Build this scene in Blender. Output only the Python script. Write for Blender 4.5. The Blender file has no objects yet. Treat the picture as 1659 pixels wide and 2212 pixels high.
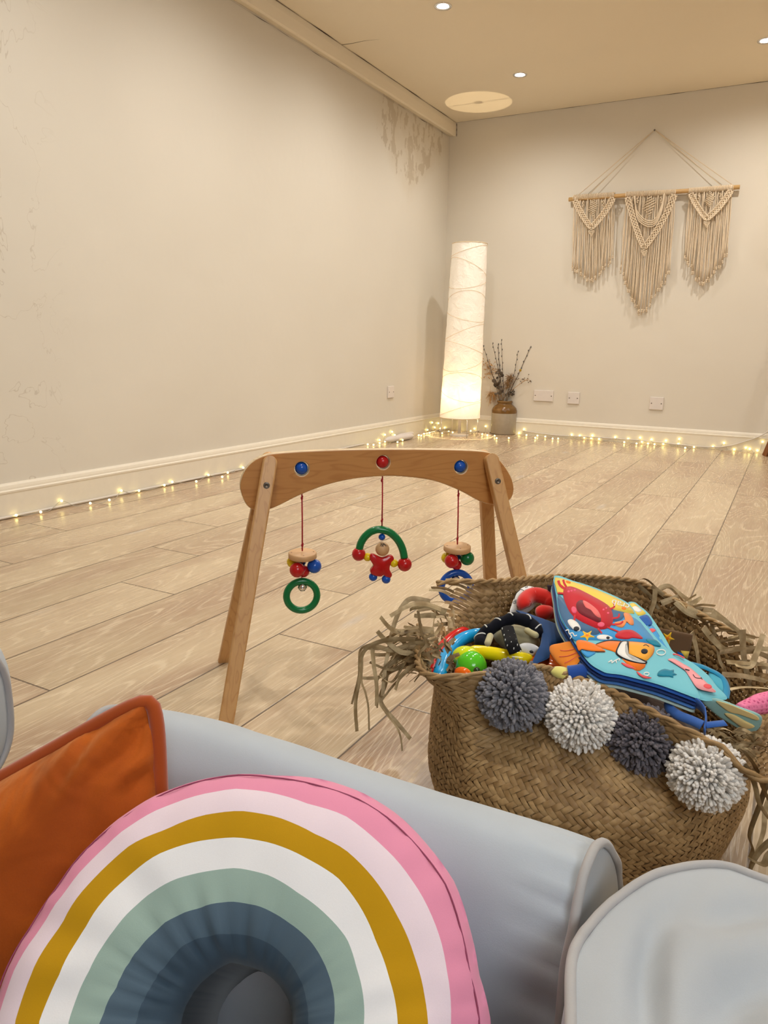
import bpy, bmesh, math, random
from math import sin, cos, pi, sqrt, atan2, radians
from mathutils import Vector as V3, Matrix, noise
random.seed(7)
S = bpy.context.scene
COL = S.collection

# ------------------------------------------------------------------ camera
PW, PH = 1659, 2212
CX, CY, FPX = PW/2, PH/2, 1594.948
EYE = V3((0.0, 0.0, 0.63))
ROT = Matrix(((0.87700381, -0.12181013, 0.46478663),
              (0.48008752, 0.18289048, -0.8579435),
              (0.01950116, 0.97555798, 0.21887517)))
cd = bpy.data.cameras.new('camera')
cam = bpy.data.objects.new('camera', cd); COL.objects.link(cam)
cam.matrix_world = Matrix.Translation(EYE) @ ROT.to_4x4()
cd.sensor_fit = 'VERTICAL'; cd.sensor_height = 24.0; cd.lens = FPX/PH*24.0
cd.clip_start = 0.02; cd.clip_end = 50
S.camera = cam

# ------------------------------------------------------------------ light and exposure
S.view_settings.view_transform = 'Standard'; S.view_settings.look = 'None'
S.view_settings.gamma = 1; S.view_settings.use_curve_mapping = False
S.view_settings.exposure = 0.12
W = bpy.data.worlds.new('world'); S.world = W; W.use_nodes = True
W.node_tree.nodes['Background'].inputs[0].default_value = (0.95, 0.97, 1.0, 1)
W.node_tree.nodes['Background'].inputs[1].default_value = 0.20
S.cycles.use_denoising = True; S.cycles.use_light_tree = False
S.cycles.max_bounces = 5; S.cycles.diffuse_bounces = 4; S.cycles.glossy_bounces = 2; S.cycles.transmission_bounces = 3
S.cycles.use_adaptive_sampling = True; S.cycles.adaptive_threshold = 0.03
S.cycles.caustics_reflective = False; S.cycles.caustics_refractive = False
S.cycles.sample_clamp_indirect = 4.0
DOWN_W = 34.0          # each ceiling downlight
DOWN_COL = (1.0, 0.955, 0.88)
LAMP_W = 56.0           # bulb in the paper lamp
TRIPOD_W = 22.0        # globe of the tripod lamp at the right
LAMP_COL = (1.0, 0.76, 0.46)
FILL_W = 34.0          # added soft fill behind the viewer, no real source
def area(name, loc, target, size, w, col):
    l = bpy.data.lights.new(name, 'AREA'); l.shape = 'DISK'; l.size = size; l.energy = w; l.color = col
    o = bpy.data.objects.new(name, l); COL.objects.link(o); o.location = loc
    o.rotation_euler = (V3(target)-V3(loc)).to_track_quat('-Z', 'Y').to_euler(); return o
area('fill_light', (1.3, -0.9, 2.0), (-0.9, 1.5, 0.5), 1.3, FILL_W, (0.86, 0.93, 1.0))  # unseen fill disc added to brighten the foreground

# ------------------------------------------------------------------ photo pixel -> place
def ray(px, py):
    return (ROT @ V3((px-CX, -(py-CY), -FPX))).normalized()
def atz(px, py, z=0.0):
    r = ray(px, py); return EYE + r*((z-EYE.z)/r.z)
def aty(px, py, y):
    r = ray(px, py); return EYE + r*(y/r.y)
def atx(px, py, x):
    r = ray(px, py); return EYE + r*(x/r.x)
def atd(px, py, d):                       # d = distance along the viewing axis
    return EYE + ROT @ V3(((px-CX)/FPX*d, -(py-CY)/FPX*d, -d))
def onplane(px, py, p, n):
    r = ray(px, py); return EYE + r*((p-EYE).dot(n)/r.dot(n))

# ------------------------------------------------------------------ object helpers
def tag(o, label=None, cat=None, group=None, kind=None):
    if label: o['label'] = label
    if cat: o['category'] = cat
    if group: o['group'] = group
    if kind: o['kind'] = kind
    return o
def thing(name, label, cat, loc=(0, 0, 0), group=None):
    o = bpy.data.objects.new(name, None); COL.objects.link(o); o.location = loc
    o.empty_display_size = 0.05
    return tag(o, label, cat, group)
def put(name, me, parent=None, label=None):
    o = bpy.data.objects.new(name, me); COL.objects.link(o)
    if parent is not None:
        o.parent = parent
        base = V3((0, 0, 0)); q = parent
        while q is not None:
            base += q.location; q = q.parent
        me.transform(Matrix.Translation(-base))
    if label: o['label'] = label
    return o
class MB:
    def __init__(s): s.v = []; s.f = []; s.m = []; s.c = []; s.uv = None
    def add(s, vs, fs, mi=0, col=None):
        b = len(s.v); s.v += [tuple(v) for v in vs]
        for f in fs: s.f.append(tuple(b+i for i in f)); s.m.append(mi)
        c = col if col is not None else 0.5
        s.c += [c]*len(vs) if not isinstance(c, list) else c
    def build(s, name, mats, parent=None, smooth=True, label=None):
        me = bpy.data.meshes.new(name); me.from_pydata(s.v, [], s.f)
        mats = mats if isinstance(mats, (list, tuple)) else [mats]
        for m in mats: me.materials.append(m)
        me.polygons.foreach_set('material_index', s.m)
        me.polygons.foreach_set('use_smooth', [smooth]*len(s.f))
        at = me.attributes.new('rnd', 'FLOAT', 'POINT'); at.data.foreach_set('value', s.c)
        me.update()
        return put(name, me, parent, label)
    def box(s, c, sz, mi=0, col=None, R=None):
        x, y, z = [q/2 for q in sz]; c = V3(c); vs = []
        for dx in (-x, x):
            for dy in (-y, y):
                for dz in (-z, z):
                    p = V3((dx, dy, dz)); p = R @ p if R is not None else p; vs.append(c+p)
        s.add(vs, [(0, 1, 3, 2), (4, 6, 7, 5), (0, 4, 5, 1), (2, 3, 7, 6), (0, 2, 6, 4), (1, 5, 7, 3)], mi, col)
    def sphere(s, c, r, seg=20, ring=12, mi=0, col=None, sc=(1, 1, 1), R=None):
        c = V3(c); vs = []; fs = []
        def tr(p):
            p = V3((p[0]*sc[0], p[1]*sc[1], p[2]*sc[2]))*r
            return c + (R @ p if R is not None else p)
        vs.append(tr((0, 0, 1)))
        for i in range(1, ring):
            a = pi*i/ring
            for j in range(seg):
                b = 2*pi*j/seg; vs.append(tr((sin(a)*cos(b), sin(a)*sin(b), cos(a))))
        vs.append(tr((0, 0, -1))); n = len(vs)-1
        for j in range(seg):
            fs.append((0, 1+j, 1+(j+1) % seg))
            fs.append((n, n-seg+(j+1) % seg, n-seg+j))
        for i in range(ring-2):
            for j in range(seg):
                a = 1+i*seg; fs.append((a+j, a+seg+j, a+seg+(j+1) % seg, a+(j+1) % seg))
        s.add(vs, fs, mi, col)
    def tube(s, pts, r, n=8, closed=False, mi=0, col=None, flat=1.0, up=None, cap=True):
        pts = [V3(p) for p in pts]; m = len(pts); vs = []; fs = []
        rr = r if isinstance(r, (list, tuple)) else [r]*m
        prev = None
        for i, p in enumerate(pts):
            if closed: t = pts[(i+1) % m]-pts[i-1]
            else: t = pts[min(i+1, m-1)]-pts[max(i-1, 0)]
            if t.length < 1e-9: t = V3((0, 0, 1))
            t.normalize()
            if prev is None:
                a = V3(up) if up is not None else (V3((0, 0, 1)) if abs(t.z) < 0.9 else V3((1, 0, 0)))
            else: a = prev
            a = a-t*a.dot(t)
            if a.length < 1e-6: a = t.orthogonal()
            a.normalize(); b = t.cross(a); prev = a
            for k in range(n):
                q = 2*pi*k/n; vs.append(p+(a*cos(q)*flat+b*sin(q))*rr[i])
        for i in range(m if closed else m-1):
            for k in range(n):
                i2 = (i+1) % m; fs.append((i*n+k, i2*n+k, i2*n+(k+1) % n, i*n+(k+1) % n))
        if cap and not closed:
            fs.append(tuple(range(n))); fs.append(tuple((m-1)*n+k for k in reversed(range(n))))
        s.add(vs, fs, mi, col)
    def lathe(s, prof, c=(0, 0, 0), n=48, mi=0, axis=None, cap=False, col=None):
        c = V3(c); vs = []; fs = []; m = len(prof)
        Q = axis if axis is not None else Matrix.Identity(3)
        for r, z in prof:
            for k in range(n):
                a = 2*pi*k/n; vs.append(c + Q @ V3((r*cos(a), r*sin(a), z)))
        for i in range(m-1):
            for k in range(n): fs.append((i*n+k, i*n+(k+1) % n, (i+1)*n+(k+1) % n, (i+1)*n+k))
        if cap:
            fs.append(tuple(reversed(range(n)))); fs.append(tuple((m-1)*n+k for k in range(n)))
        s.add(vs, fs, mi, col)
    def grid(s, rows, closed=False, mi=0, col=None, flip=False):
        n = len(rows[0]); vs = [p for r in rows for p in r]; fs = []
        for i in range(len(rows)-1):
            for k in range(n if closed else n-1):
                f = (i*n+k, i*n+(k+1) % n, (i+1)*n+(k+1) % n, (i+1)*n+k)
                fs.append(f[::-1] if flip else f)
        s.add(vs, fs, mi, col)
def spline(P, n=8, closed=False):
    P = [V3(p) for p in P]; out = []; m = len(P)
    rng = range(m if closed else m-1)
    for i in rng:
        if closed: a, b, c, d = P[i-1], P[i], P[(i+1) % m], P[(i+2) % m]
        else: a, b, c, d = P[max(i-1, 0)], P[i], P[i+1], P[min(i+2, m-1)]
        for k in range(n):
            t = k/n
            out.append(0.5*((2*b)+(c-a)*t+(2*a-5*b+4*c-d)*t*t+(3*b-a-3*c+d)*t**3))
    if not closed: out.append(P[-1])
    return out
def interp(x, xs, ys):
    if x <= xs[0]: return ys[0]
    for i in range(len(xs)-1):
        if x <= xs[i+1]:
            t = (x-xs[i])/(xs[i+1]-xs[i]); return ys[i]*(1-t)+ys[i+1]*t
    return ys[-1]
def bevel(o, w, seg=3):
    m = o.modifiers.new('bevel', 'BEVEL'); m.width = w; m.segments = seg; m.limit_method = 'ANGLE'; return o
def subsurf(o, l=1):
    m = o.modifiers.new('subsurf', 'SUBSURF'); m.levels = l; m.render_levels = l; return o

# ------------------------------------------------------------------ material helpers
class NT:
    def __init__(s, name):
        s.mat = bpy.data.materials.new(name); s.mat.use_nodes = True
        s.t = s.mat.node_tree; s.n = s.t.nodes; s.b = s.n['Principled BSDF']
    def new(s, k): return s.n.new(k)
    def link(s, a, b): s.t.links.new(a, b)
    def val(s, x, sock):
        if isinstance(x, (int, float)): sock.default_value = x
        elif isinstance(x, (tuple, list)): sock.default_value = x
        else: s.link(x, sock)
    def math(s, op, a, b=0.0, c=None, clamp=False):
        n = s.new('ShaderNodeMath'); n.operation = op; n.use_clamp = clamp
        s.val(a, n.inputs[0]); s.val(b, n.inputs[1])
        if c is not None: s.val(c, n.inputs[2])
        return n.outputs[0]
    def mix(s, f, a, b):
        n = s.new('ShaderNodeMix'); n.data_type = 'RGBA'; s.val(f, n.inputs[0])
        s.val(a if not isinstance(a, tuple) else (*a[:3], 1), n.inputs[6]); s.val(b if not isinstance(b, tuple) else (*b[:3], 1), n.inputs[7])
        return n.outputs[2]
    def ramp(s, x, a, b):
        n = s.new('ShaderNodeMapRange'); n.interpolation_type = 'SMOOTHSTEP'
        s.val(x, n.inputs[0]); n.inputs[1].default_value = a; n.inputs[2].default_value = b
        return n.outputs[0]
    def coord(s, kind='Object'): return s.new('ShaderNodeTexCoord').outputs[kind]
    def sep(s, v):
        n = s.new('ShaderNodeSeparateXYZ'); s.link(v, n.inputs[0]); return n.outputs
    def comb(s, x, y, z):
        n = s.new('ShaderNodeCombineXYZ'); s.val(x, n.inputs[0]); s.val(y, n.inputs[1]); s.val(z, n.inputs[2]); return n.outputs[0]
    def noise(s, v, scale, detail=2, rough=0.5, dist=0.0):
        n = s.new('ShaderNodeTexNoise'); s.link(v, n.inputs['Vector']) if v is not None else None
        n.inputs['Scale'].default_value = scale; n.inputs['Detail'].default_value = detail
        n.inputs['Roughness'].default_value = rough; n.inputs['Distortion'].default_value = dist
        return n.outputs[0]
    def attr(s, name):
        n = s.new('ShaderNodeAttribute'); n.attribute_name = name; return n.outputs['Fac']
    def bump(s, h, strength=0.3, dist=0.001):
        n = s.new('ShaderNodeBump'); n.inputs['Strength'].default_value = strength; n.inputs['Distance'].default_value = dist
        s.link(h, n.inputs['Height']); s.link(n.outputs[0], s.b.inputs['Normal']); return n
    def set(s, **k):
        for a, x in k.items():
            sock = s.b.inputs[a.replace('_', ' ')]
            if isinstance(x, tuple) and len(x) == 3: x = (*x, 1)
            s.val(x, sock)
        return s
def srgb(r, g, b):
    f = lambda c: (c/255/12.92) if c/255 <= 0.04045 else ((c/255+0.055)/1.055)**2.4
    return (f(r), f(g), f(b))
def plain(name, col, rough=0.5, spec=0.5, nz=0.06, scale=40, bump=0.0, bscale=200, bdist=0.0005, **k):
    m = NT(name); co = m.coord(); n = m.noise(co, scale, 3)
    dark = tuple(c*(1-nz*2) for c in col); lite = tuple(min(1, c*(1+nz*2)) for c in col)
    m.set(Base_Color=m.mix(n, dark, lite), Roughness=rough)
    m.b.inputs['Specular IOR Level'].default_value = spec
    if bump: m.bump(m.noise(co, bscale, 3), bump, bdist)
    m.set(**k)
    return m.mat
def emit(name, col, st):
    m = NT(name); m.set(Base_Color=(0.8, 0.8, 0.8)); m.b.inputs['Emission Color'].default_value = (*col, 1)
    m.b.inputs['Emission Strength'].default_value = st; return m.mat

# ---- wood floor material
def floor_mat():
    m = NT('oak_laminate'); uv = m.new('ShaderNodeUVMap'); uv.uv_map = 'plank'
    x, y, _ = m.sep(uv.outputs[0]); rnd = m.attr('rnd')
    off = m.math('MULTIPLY', rnd, 37.0)
    # cathedral grain: contour lines of a noise stretched along the board
    g = m.noise(m.comb(m.math('MULTIPLY', x, 6.0), m.math('MULTIPLY', y, 0.85), off), 1.0, 1.6, 0.45, 0.35)
    ph = m.math('FRACT', m.math('MULTIPLY', g, 32.0))
    line = m.math('ABSOLUTE', m.math('SUBTRACT', ph, 0.5))
    line = m.ramp(line, 0.30, 0.49)
    fine = m.noise(m.comb(m.math('MULTIPLY', x, 420.0), m.math('MULTIPLY', y, 14.0), off), 1.0, 2, 0.6)
    fine = m.ramp(fine, 0.46, 0.62)
    patch = m.noise(m.comb(m.math('MULTIPLY', x, 7.0), m.math('MULTIPLY', y, 3.0), m.math('ADD', off, 5.0)), 1.0, 2)
    patch = m.ramp(patch, 0.30, 0.66)
    k = m.math('MULTIPLY', line, m.math('ADD', 0.22, m.math('MULTIPLY', patch, 0.78)))
    k = m.math('ADD', m.math('MULTIPLY', k, 0.40), m.math('MULTIPLY', fine, 0.30), clamp=True)
    base = m.mix(rnd, srgb(177, 155, 125), srgb(199, 178, 147))
    tone = m.noise(m.comb(m.math('MULTIPLY', x, 5.0), m.math('MULTIPLY', y, 1.2), m.math('ADD', off, 11.0)), 1.0, 3)
    base = m.mix(m.ramp(tone, 0.35, 0.7), base, srgb(165, 136, 110))
    col = m.mix(k, base, srgb(224, 207, 178))
    # knots
    vo = m.new('ShaderNodeTexVoronoi'); vo.feature = 'F1'; vo.inputs['Scale'].default_value = 1.0
    m.link(m.comb(m.math('MULTIPLY', x, 5.5), m.math('MULTIPLY', y, 1.3), off), vo.inputs['Vector'])
    kn = m.math('SUBTRACT', 1.0, m.ramp(vo.outputs['Distance'], 0.02, 0.11))
    col = m.mix(m.math('MULTIPLY', kn, 0.55), col, srgb(196, 186, 176))
    kn2 = m.math('SUBTRACT', 1.0, m.ramp(vo.outputs['Distance'], 0.004, 0.03))
    col = m.mix(m.math('MULTIPLY', kn2, 0.5), col, srgb(96, 76, 60))
    # joints
    PWD = 0.1925
    e1 = m.math('MINIMUM', x, m.math('SUBTRACT', PWD, x))
    L = m.attr('len')
    e2 = m.math('MINIMUM', y, m.math('SUBTRACT', L, y))
    e = m.math('MINIMUM', e1, e2)
    gap = m.math('SUBTRACT', 1.0, m.ramp(e, 0.0009, 0.0027))
    col = m.mix(m.math('MULTIPLY', gap, 0.88), col, srgb(70, 52, 38))
    m.set(Base_Color=col)
    m.set(Roughness=m.math('ADD', 0.23, m.math('MULTIPLY', k, 0.14)))
    m.b.inputs['Specular IOR Level'].default_value = 0.5
    h = m.math('SUBTRACT', m.math('MULTIPLY', fine, 0.10), gap)
    m.bump(h, 0.35, 0.0012)
    return m.mat
def pine(name, c1, c2, rough=0.42, along='z', sc=1.0):
    m = NT(name); x, y, z = m.sep(m.coord())
    if along == 'z': v = m.comb(m.math('MULTIPLY', x, 30*sc), m.math('MULTIPLY', y, 30*sc), m.math('MULTIPLY', z, 3*sc))
    elif along == 'x': v = m.comb(m.math('MULTIPLY', x, 4*sc), m.math('MULTIPLY', y, 4*sc), m.math('MULTIPLY', z, 26*sc))
    g = m.noise(v, 1.0, 2, 0.5, 0.4)
    r = m.math('FRACT', m.math('MULTIPLY', g, 9.0)); r = m.ramp(m.math('ABSOLUTE', m.math('SUBTRACT', r, 0.5)), 0.3, 0.5)
    f = m.noise(v, 6.0, 3, 0.6)
    k = m.math('ADD', m.math('MULTIPLY', r, 0.45), m.math('MULTIPLY', f, 0.5), clamp=True)
    m.set(Base_Color=m.mix(k, c1, c2), Roughness=rough); m.bump(f, 0.08, 0.0005)
    return m.mat
def wall_mat(name, col, peel=False, amp=0.5):
    m = NT(name); co = m.coord(); x, y, z = m.sep(co)
    big = m.noise(co, 1.5, 2, 0.5); med = m.noise(co, 8, 2, 0.6)
    c = m.mix(big, tuple(q*0.955 for q in col), tuple(min(1, q*1.03) for q in col))
    h = m.math('ADD', m.math('MULTIPLY', big, 4.0), m.math('MULTIPLY', med, 0.45))
    if peel:
        # hairline plaster cracks at the near end, flaking paint high up by the corner
        cn = m.noise(co, 3.2, 4, 0.6, 0.8)
        crack = m.math('SUBTRACT', 1.0, m.ramp(m.math('ABSOLUTE', m.math('SUBTRACT', cn, 0.5)), 0.0, 0.006))
        crack = m.math('MULTIPLY', crack, m.math('SUBTRACT', 1.0, m.ramp(y, 1.75, 2.0)))
        c = m.mix(m.math('MULTIPLY', crack, 0.30), c, srgb(150, 130, 104))
        pn = m.noise(m.comb(x, y, m.math('MULTIPLY', z, 0.6)), 13.0, 4, 0.62)
        inb = m.math('MULTIPLY', m.ramp(y, 4.10, 4.5), m.math('SUBTRACT', 1.0, m.ramp(y, 5.1, 5.5)))
        zl = m.math('ADD', 1.52, m.math('MULTIPLY', m.math('ABSOLUTE', m.math('SUBTRACT', y, 4.74)), 0.7))
        mask = m.math('MULTIPLY', inb, m.ramp(m.math('SUBTRACT', z, zl), 0.0, 0.18))
        pe = m.ramp(m.math('ADD', pn, m.math('MULTIPLY', m.math('SUBTRACT', mask, 1.0), 0.25)), 0.49, 0.54)
        pe = m.math('MULTIPLY', pe, m.ramp(mask, 0.02, 0.2))
        c = m.mix(m.math('MULTIPLY', pe, 0.40), c, srgb(158, 138, 108))
        c = m.mix(m.math('MULTIPLY', m.math('MULTIPLY', mask, med), 0.45), c, srgb(190, 172, 138))
    m.set(Base_Color=c, Roughness=0.75); m.b.inputs['Specular IOR Level'].default_value = 0.25
    m.bump(h, amp, 0.010)
    return m.mat
def fabric(name, col, scale=900, rough=0.85, sheen=0.2, weave=0.25, nz=0.05, fold=0.0, fscale=12):
    m = NT(name); co = m.coord(); n = m.noise(co, 14, 3); f = m.noise(co, scale, 2, 0.7)
    dark = tuple(c*(1-nz*2.5) for c in col); lite = tuple(min(1, c*(1+nz*1.5)) for c in col)
    c = m.mix(n, dark, lite); c = m.mix(m.math('MULTIPLY', f, 0.25), c, tuple(q*0.72 for q in col))
    m.set(Base_Color=c, Roughness=rough); m.b.inputs['Sheen Weight'].default_value = sheen
    m.b.inputs['Specular IOR Level'].default_value = 0.2
    h = m.math('MULTIPLY', f, 0.03)
    if fold: h = m.math('ADD', h, m.math('MULTIPLY', m.noise(co, fscale, 3, 0.5, 0.6), fold))
    m.bump(h, weave, 0.008)
    return m.mat
def velvet():
    m = NT('rust_velvet'); co = m.coord(); n = m.noise(co, 11, 3, 0.55, 1.2); f = m.noise(co, 700, 2, 0.7)
    c = m.mix(m.ramp(n, 0.33, 0.68), srgb(160, 72, 16), srgb(204, 102, 28))
    c = m.mix(m.math('MULTIPLY', f, 0.35), c, srgb(120, 52, 10))
    m.set(Base_Color=c, Roughness=0.75); m.b.inputs['Sheen Weight'].default_value = 0.6
    m.b.inputs['Sheen Tint'].default_value = (1.0, 0.5, 0.2, 1); m.b.inputs['Specular IOR Level'].default_value = 0.15
    m.bump(m.math('ADD', m.math('MULTIPLY', f, 0.02), m.math('MULTIPLY', m.noise(co, 13, 2, 0.5, 1.6), 1.3)), 0.4, 0.010)
    return m.mat
def straw(name, a, b, c):
    m = NT(name); r = m.attr('rnd'); co = m.coord(); n = m.noise(co, 260, 2)
    n2 = m.noise(co, 9, 2)
    n3 = m.ramp(m.noise(co, 75, 1), 0.35, 0.65); col = m.mix(m.math('ADD', m.math('MULTIPLY', r, 0.5), m.math('MULTIPLY', n3, 0.5)), a, b); col = m.mix(m.math('MULTIPLY', n, 0.5), col, c); col = m.mix(m.math('MULTIPLY', m.ramp(n2, 0.4, 0.7), 0.35), col, c)
    m.set(Base_Color=col, Roughness=0.55); m.b.inputs['Specular IOR Level'].default_value = 0.35
    m.bump(n, 0.25, 0.0006)
    return m.mat

M = {}
M['floor'] = floor_mat()
M['wall'] = wall_mat('wall_paint', srgb(220, 213, 200))
M['wall_left'] = wall_mat('wall_paint_worn', srgb(220, 214, 202), peel=True)
M['ceil'] = wall_mat('ceiling_paint', srgb(238, 228, 208), amp=0.3)
M['trim'] = plain('white_gloss_trim', srgb(232, 224, 208), 0.35, nz=0.02, bump=0.1, bscale=12, bdist=0.004)
M['plastic'] = plain('white_plastic', srgb(222, 214, 208), 0.35, nz=0.02)
M['cable'] = plain('white_cable', srgb(214, 206, 196), 0.5, nz=0.02)
M['screw'] = plain('screw_metal', (0.18, 0.16, 0.14), 0.4, Metallic=0.8)
M['dark'] = plain('dark_gap', srgb(58, 44, 34), 0.9)
M['chrome'] = plain('chrome', (0.75, 0.75, 0.75), 0.15, Metallic=1.0, nz=0.01)
M['led'] = emit('downlight_lens', (0.85, 0.93, 1.0), 14.0)
M['fairy'] = emit('fairy_light', (1.0, 0.82, 0.26), 6.0)
M['gymwood'] = pine('birch_ply', srgb(196, 140, 78), srgb(170, 112, 58), 0.38, 'x')
M['ply_edge'] = pine('ply_edge', srgb(222, 200, 164), srgb(190, 160, 120), 0.5, 'x', 2.0)
M['legwood'] = pine('beech_leg', srgb(206, 160, 104), srgb(178, 128, 74), 0.42, 'z')
M['discwood'] = plain('turned_beech', srgb(206, 164, 118), 0.45, nz=0.06)
M['darkwood'] = pine('brown_wood', srgb(140, 84, 40), srgb(104, 58, 26), 0.5, 'z')
M['rodwood'] = pine('bamboo_rod', srgb(206, 168, 112), srgb(180, 140, 88), 0.5, 'x')
gl = dict(rough=0.22, nz=0.02)
M['red'] = plain('red_lacquer', srgb(186, 22, 26), **gl)
M['blue'] = plain('blue_lacquer', srgb(18, 82, 178), **gl)
M['green'] = plain('green_lacquer', srgb(0, 112, 58), **gl)
M['yellow'] = plain('yellow_lacquer', srgb(226, 196, 16), **gl)
M['cord_red'] = plain('red_cord', srgb(168, 14, 34), 0.7)
M['ink'] = plain('black_ink', (0.012, 0.012, 0.014), 0.6)
M['sofa'] = fabric('grey_cotton', srgb(184, 193, 202), 1100, fold=0.25, fscale=9, weave=0.3)
M['sofa_end'] = fabric('grey_cotton_gathered', srgb(180, 186, 192), 1100, fold=0.5, fscale=16, weave=0.4)
M['piping'] = fabric('grey_piping', srgb(178, 176, 176), 1100)
M['velvet'] = velvet()
M['velvet_pipe'] = fabric('rust_piping', srgb(170, 74, 18), 700, sheen=0.5)
M['macrame'] = plain('cotton_cord', srgb(226, 208, 182), 0.9, spec=0.1, bump=0.3, bscale=500, nz=0.05)
M['stone_brown'] = plain('brown_glaze', srgb(112, 80, 36), 0.15, nz=0.12, scale=14)
M['stone_grey'] = plain('grey_stoneware', srgb(168, 158, 142), 0.22, nz=0.04)
M['strawA'] = straw('seagrass', srgb(148, 114, 70), srgb(206, 170, 118), srgb(90, 64, 36))
M['strawB'] = straw('dry_seagrass', srgb(136, 112, 74), srgb(228, 206, 164), srgb(126, 102, 66))
def yarn(name, a, b):
    m = NT(name); r = m.attr('rnd'); m.set(Base_Color=m.mix(r, a, b), Roughness=0.9)
    m.b.inputs['Specular IOR Level'].default_value = 0.1; m.b.inputs['Sheen Weight'].default_value = 0.3
    m.bump(m.noise(m.coord(), 900, 2), 0.4, 0.0008); return m.mat
M['yarn_grey'] = yarn('grey_yarn', srgb(104, 102, 108), srgb(146, 144, 150))
M['yarn_dark'] = yarn('charcoal_yarn', srgb(84, 78, 84), srgb(120, 114, 120))
M['yarn_white'] = yarn('white_yarn', srgb(216, 208, 198), srgb(246, 242, 236))

# ================================================================== the room
XL, YB, ZC = -2.43, 5.386, 2.23
XR, YF = 2.6, -2.2
def struct(o): o['kind'] = 'structure'; return o
# floor boards laid as one surface
PWD = 0.1925; X0 = -0.168
joints = {-1: 2.51, 0: 2.79, 1: 2.27, 2: 2.98, 3: 1.25, 4: 1.56, 5: 0.81, 6: 1.325, 7: 1.625, 8: 1.935, 9: 1.28, 10: 1.616, 11: 1.975}
vs = []; fs = []; uvs = []; rn = []; ln = []
for k in range(-15, 12):
    x1 = X0-PWD*k; x0 = x1-PWD
    x0c = max(x0, XL); x1c = min(x1, XR)
    ph = joints.get(k, random.uniform(0, 1.18)); LN = 1.18
    y = ph-LN*8
    while y < YB:
        a, b = max(y, YF), min(y+LN, YB)
        if b > a and x1c > x0c:
            r = random.random(); i = len(vs)
            for (xx, yy) in ((x0c, a), (x1c, a), (x1c, b), (x0c, b)):
                vs.append((xx, yy, 0)); rn.append(r); ln.append(LN)
            fs.append((i, i+1, i+2, i+3)); uvs += [(x0c-x0, a-y), (x1c-x0, a-y), (x1c-x0, b-y), (x0c-x0, b-y)]
        y += LN
me = bpy.data.meshes.new('floor'); me.from_pydata(vs, [], fs); me.materials.append(M['floor'])
ul = me.uv_layers.new(name='plank')
for i, q in enumerate(uvs): ul.data[i].uv = q
for nm, arr in (('rnd', rn), ('len', ln)):
    a = me.attributes.new(nm, 'FLOAT', 'POINT'); a.data.foreach_set('value', arr)
struct(put('floor', me))
def slab(name, c, sz, mat):
    b = MB(); b.box(c, sz); return struct(b.build(name, mat, smooth=False))
slab('wall_left', (XL-0.05, (YB+YF)/2, ZC/2), (0.1, YB-YF+0.2, ZC+0.1), M['wall_left'])
slab('wall_back', ((XL+XR)/2, YB+0.05, ZC/2), (XR-XL, 0.1, ZC+0.1), M['wall'])
slab('wall_right', (XR+0.05, (YB+YF)/2, ZC/2), (0.1, YB-YF+0.2, ZC+0.1), M['wall'])
slab('wall_front', ((XL+XR)/2, YF-0.05, ZC/2), (XR-XL, 0.1, ZC+0.1), M['wall'])
slab('ceiling', ((XL+XR)/2, (YB+YF)/2, ZC+0.06), (XR-XL+0.2, YB-YF+0.2, 0.12), M['ceil'])
# boxed beam along the top of the left wall
BW = 0.045
b = MB(); rows = []
ny = 90
for i in range(ny+1):
    y = YF+(YB-YF)*i/ny
    w = BW+0.003*noise.noise(V3((0, y*3, 1)))
    zb = 2.139+0.004*noise.noise(V3((3, y*4, 1)))
    rows.append([V3((XL, y, zb+0.006)), V3((XL+w*0.8, y, zb)), V3((XL+w, y, zb+0.007)), V3((XL+w+0.002, y, 2.2)), V3((XL+w, y, ZC-0.0015)), V3((XL, y, ZC-0.0015))])
b.grid(rows); e = rows[-1]
struct(b.build('trim_1', M['ceil'], smooth=False))
# ragged dark gap where beam meets ceiling, and at its lower edge (cracks in the paint)
def crack(name, pts, wfun, nrm, label=None):
    b = MB(); rws = []
    for i, p in enumerate(pts):
        t = (pts[min(i+1, len(pts)-1)]-pts[max(i-1, 0)]).normalized(); s = V3(nrm).cross(t).normalized(); w = wfun(i)
        rws.append([p-s*w, p+s*w])
    b.grid(rws); return struct(b.build(name, M['dark'], smooth=False))
pts = [V3((XL+BW+0.004, 1.0+4.38*i/160, ZC-0.0012)) for i in range(161)]
crack('trim_2', pts, lambda i: max(0.0004, 0.0042*(noise.noise(V3((i*0.13, 2, 0)))+0.35)), (0, 0, 1))
pts = [V3((XL+0.0015, 1.0+4.36*i/160, 2.136+0.003*noise.noise(V3((i*0.2, 0, 3))))) for i in range(161)]
crack('trim_3', pts, lambda i: max(0.0002, 0.0034*(noise.noise(V3((i*0.17, 7, 0)))+0.02)), (1, 0, 0))
pts = [atz(*p, ZC-0.001) for p in [(738, 97), (760, 94), (790, 88), (820, 85)]]
crack('trim_4', spline(pts, 6), lambda i: 0.0028*(1-i/20), (0, 0, 1))
pts = [V3((XL+BW+0.006+i*0.0003, YB-0.002, ZC-0.006-i*0.011)) for i in range(9)]
crack('trim_5', pts, lambda i: 0.0016+0.0008*sin(i*2.0), (0, 1, 0))
pts = [aty(985+i*22.5, 265-i*3.0, YB-0.0012) for i in range(31)]
crack('trim_6', pts, lambda i: max(0.0003, 0.0022*(noise.noise(V3((i*0.5, 9, 0)))+0.3)), (0, 1, 0))
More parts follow.
